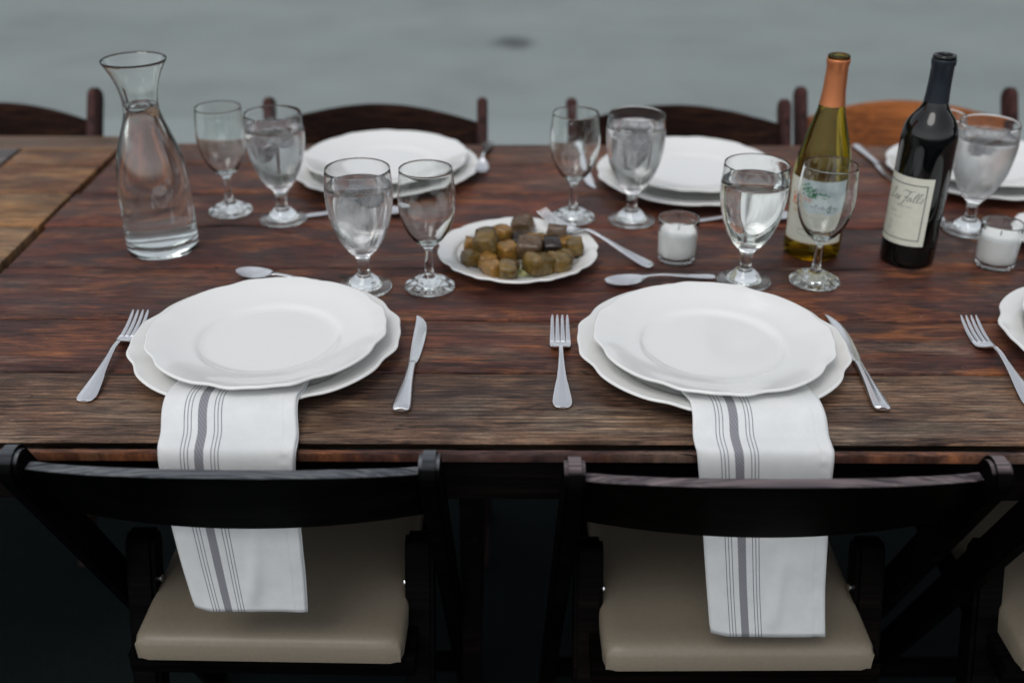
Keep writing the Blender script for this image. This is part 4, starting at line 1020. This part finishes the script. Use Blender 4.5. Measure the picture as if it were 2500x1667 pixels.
# ------------------------------------------------------------------ brown glazed cubes
def food_mat(name, c1, c2, seed):
    M = NT(name); v = M.coord((1, 1, 1), (seed, 0, 0))
    c = M.ramp(M.noise(v, 55, 5, 0.65), [(0.32, c1), (0.68, c2)])
    return M.done(M.pbr(c, 0.18, 0, M.bump(M.noise(v, 140, 4, 0.6), 0.6, 0.002), 0.5, Subsurface_Weight=0.25, Subsurface_Scale=0.006))
FM = [food_mat('olive_brown_glaze', (0.055, 0.036, 0.009), (0.22, 0.135, 0.035), 1), food_mat('amber_glaze', (0.13, 0.068, 0.014), (0.36, 0.185, 0.036), 2),
      food_mat('dull_brown_glaze', (0.06, 0.036, 0.020), (0.18, 0.11, 0.060), 3), food_mat('blackened_glaze', (0.014, 0.009, 0.007), (0.035, 0.024, 0.018), 4)]
food = [(0.016, 1.512, 0.026, 2, 0.004, 'grey brown cube perched highest at the back rim of the serving plate'),
        (-0.034, 1.486, 0.024, 0, 0, 'brown cube at the back left of the heap, beside the amber one'),
        (-0.016, 1.470, 0.025, 1, 0.008, 'bright amber cube near the back left of the heap'),
        (-0.060, 1.458, 0.020, 1, 0, 'small amber cube at the far left corner of the heap'),
        (-0.038, 1.424, 0.032, 0, 0.010, 'largest olive cube on the left of the heap'),
        (-0.058, 1.405, 0.024, 0, 0, 'olive cube on the left edge, below the largest one'),
        (-0.034, 1.392, 0.024, 1, 0, 'amber brown cube at the lower left of the heap'),
        (0.004, 1.472, 0.020, 3, 0, 'dark piece tucked behind the amber cube'),
        (-0.006, 1.412, 0.026, 1, 0.006, 'amber cube left of the central brown cube'),
        (0.000, 1.384, 0.020, 2, 0, 'dull brown piece in front of the central gap'),
        (0.024, 1.408, 0.030, 2, 0.012, 'central brown cube standing on its corner'),
        (0.030, 1.444, 0.022, 1, 0.010, 'amber cube just behind the central brown cube'),
        (0.044, 1.462, 0.023, 0, 0, 'olive brown cube behind the dark piece'),
        (0.066, 1.478, 0.028, 2, 0.004, 'brown cube at the back right of the heap'),
        (0.078, 1.458, 0.019, 1, 0, 'amber cube at the right, behind the outermost one'),
        (0.090, 1.430, 0.025, 0, 0, 'outermost brown cube on the right of the heap'),
        (0.056, 1.420, 0.026, 3, 0.006, 'blackened piece right of the centre'),
        (0.073, 1.404, 0.022, 0, 0, 'olive brown piece beside the blackened one'),
        (0.065, 1.370, 0.026, 0, 0, 'olive cube at the front right of the heap'),
        (0.036, 1.362, 0.031, 0, 0.002, 'large brown cube at the front of the heap'),
        (-0.026, 1.356, 0.023, 1, 0, 'amber olive cube at the front left of the heap'),
        (-0.006, 1.348, 0.025, 0, 0, 'flat brown piece at the very front of the heap'),
        (-0.014, 1.436, 0.020, 3, 0, 'dark piece in the middle left gap')]
fr_ = random.Random(12)
for i, (x, y, s, mi, dz, lbl) in enumerate(food):
    bm = bmesh.new(); s *= 1.10
    bmesh.ops.create_cube(bm, size=s); bmesh.ops.subdivide_edges(bm, edges=bm.edges[:], cuts=5, use_grid_fill=True)
    for v in bm.verts:
        q = 0.30; ball = v.co.normalized() * s * 0.58
        v.co = v.co.lerp(ball, q + 0.12 * (i % 3 == 0))
    sx, sy, sz = 0.9 + 0.25 * fr_.random(), 0.85 + 0.25 * fr_.random(), 0.75 + 0.2 * fr_.random()
    for v in bm.verts:
        d = 1 + 0.20 * noise.noise(v.co * 60 + Vector((i * 3.1, 0, 0))) + 0.06 * noise.noise(v.co * 170 + Vector((i, 3, 0)))
        v.co = Vector((v.co.x * sx, v.co.y * sy, v.co.z * sz)) * d
    rt = Matrix.Rotation((fr_.random() - 0.5) * 0.5, 4, 'X') @ Matrix.Rotation((fr_.random() - 0.5) * 0.5, 4, 'Y')
    for v in bm.verts: v.co = rt @ v.co
    zmin = min(v.co.z for v in bm.verts)
    dist = math.hypot(x - 0.008, y - 1.440)
    zp = TOP + 0.0062 + max(0, dist - 0.072) * 0.30 + dz * 0.9
    o = finish('food_cube', bm, FM[mi], None, True, None, (x, y, zp - zmin))
    o.rotation_euler = (0, 0, fr_.random() * PI)
    tag(o, lbl, 'food', 'brown glazed cubes heaped on the serving plate')
def syrup():
    n = 40; c = [(0, 0, 0)]; f = []
    for k in range(n):
        a = 2 * PI * k / n; r = 0.064 + 0.007 * noise.noise(Vector((math.cos(a) * 1.5, math.sin(a) * 1.5, 3)))
        c.append((r * math.cos(a), r * math.sin(a), 0))
    for k in range(n): f.append((0, 1 + k, 1 + (k + 1) % n))
    M = NT('oil'); g = M.pbr((0.62, 0.64, 0.30), 0.08, 0, None, 0.5)
    o = raw('oil_pool', c, f, M.done(g)); o.location = (0.008, 1.424, TOP + 0.0066)
    tag(o, 'thin greenish oil pooled under the brown cubes', 'oil', kind='stuff')
syrup()
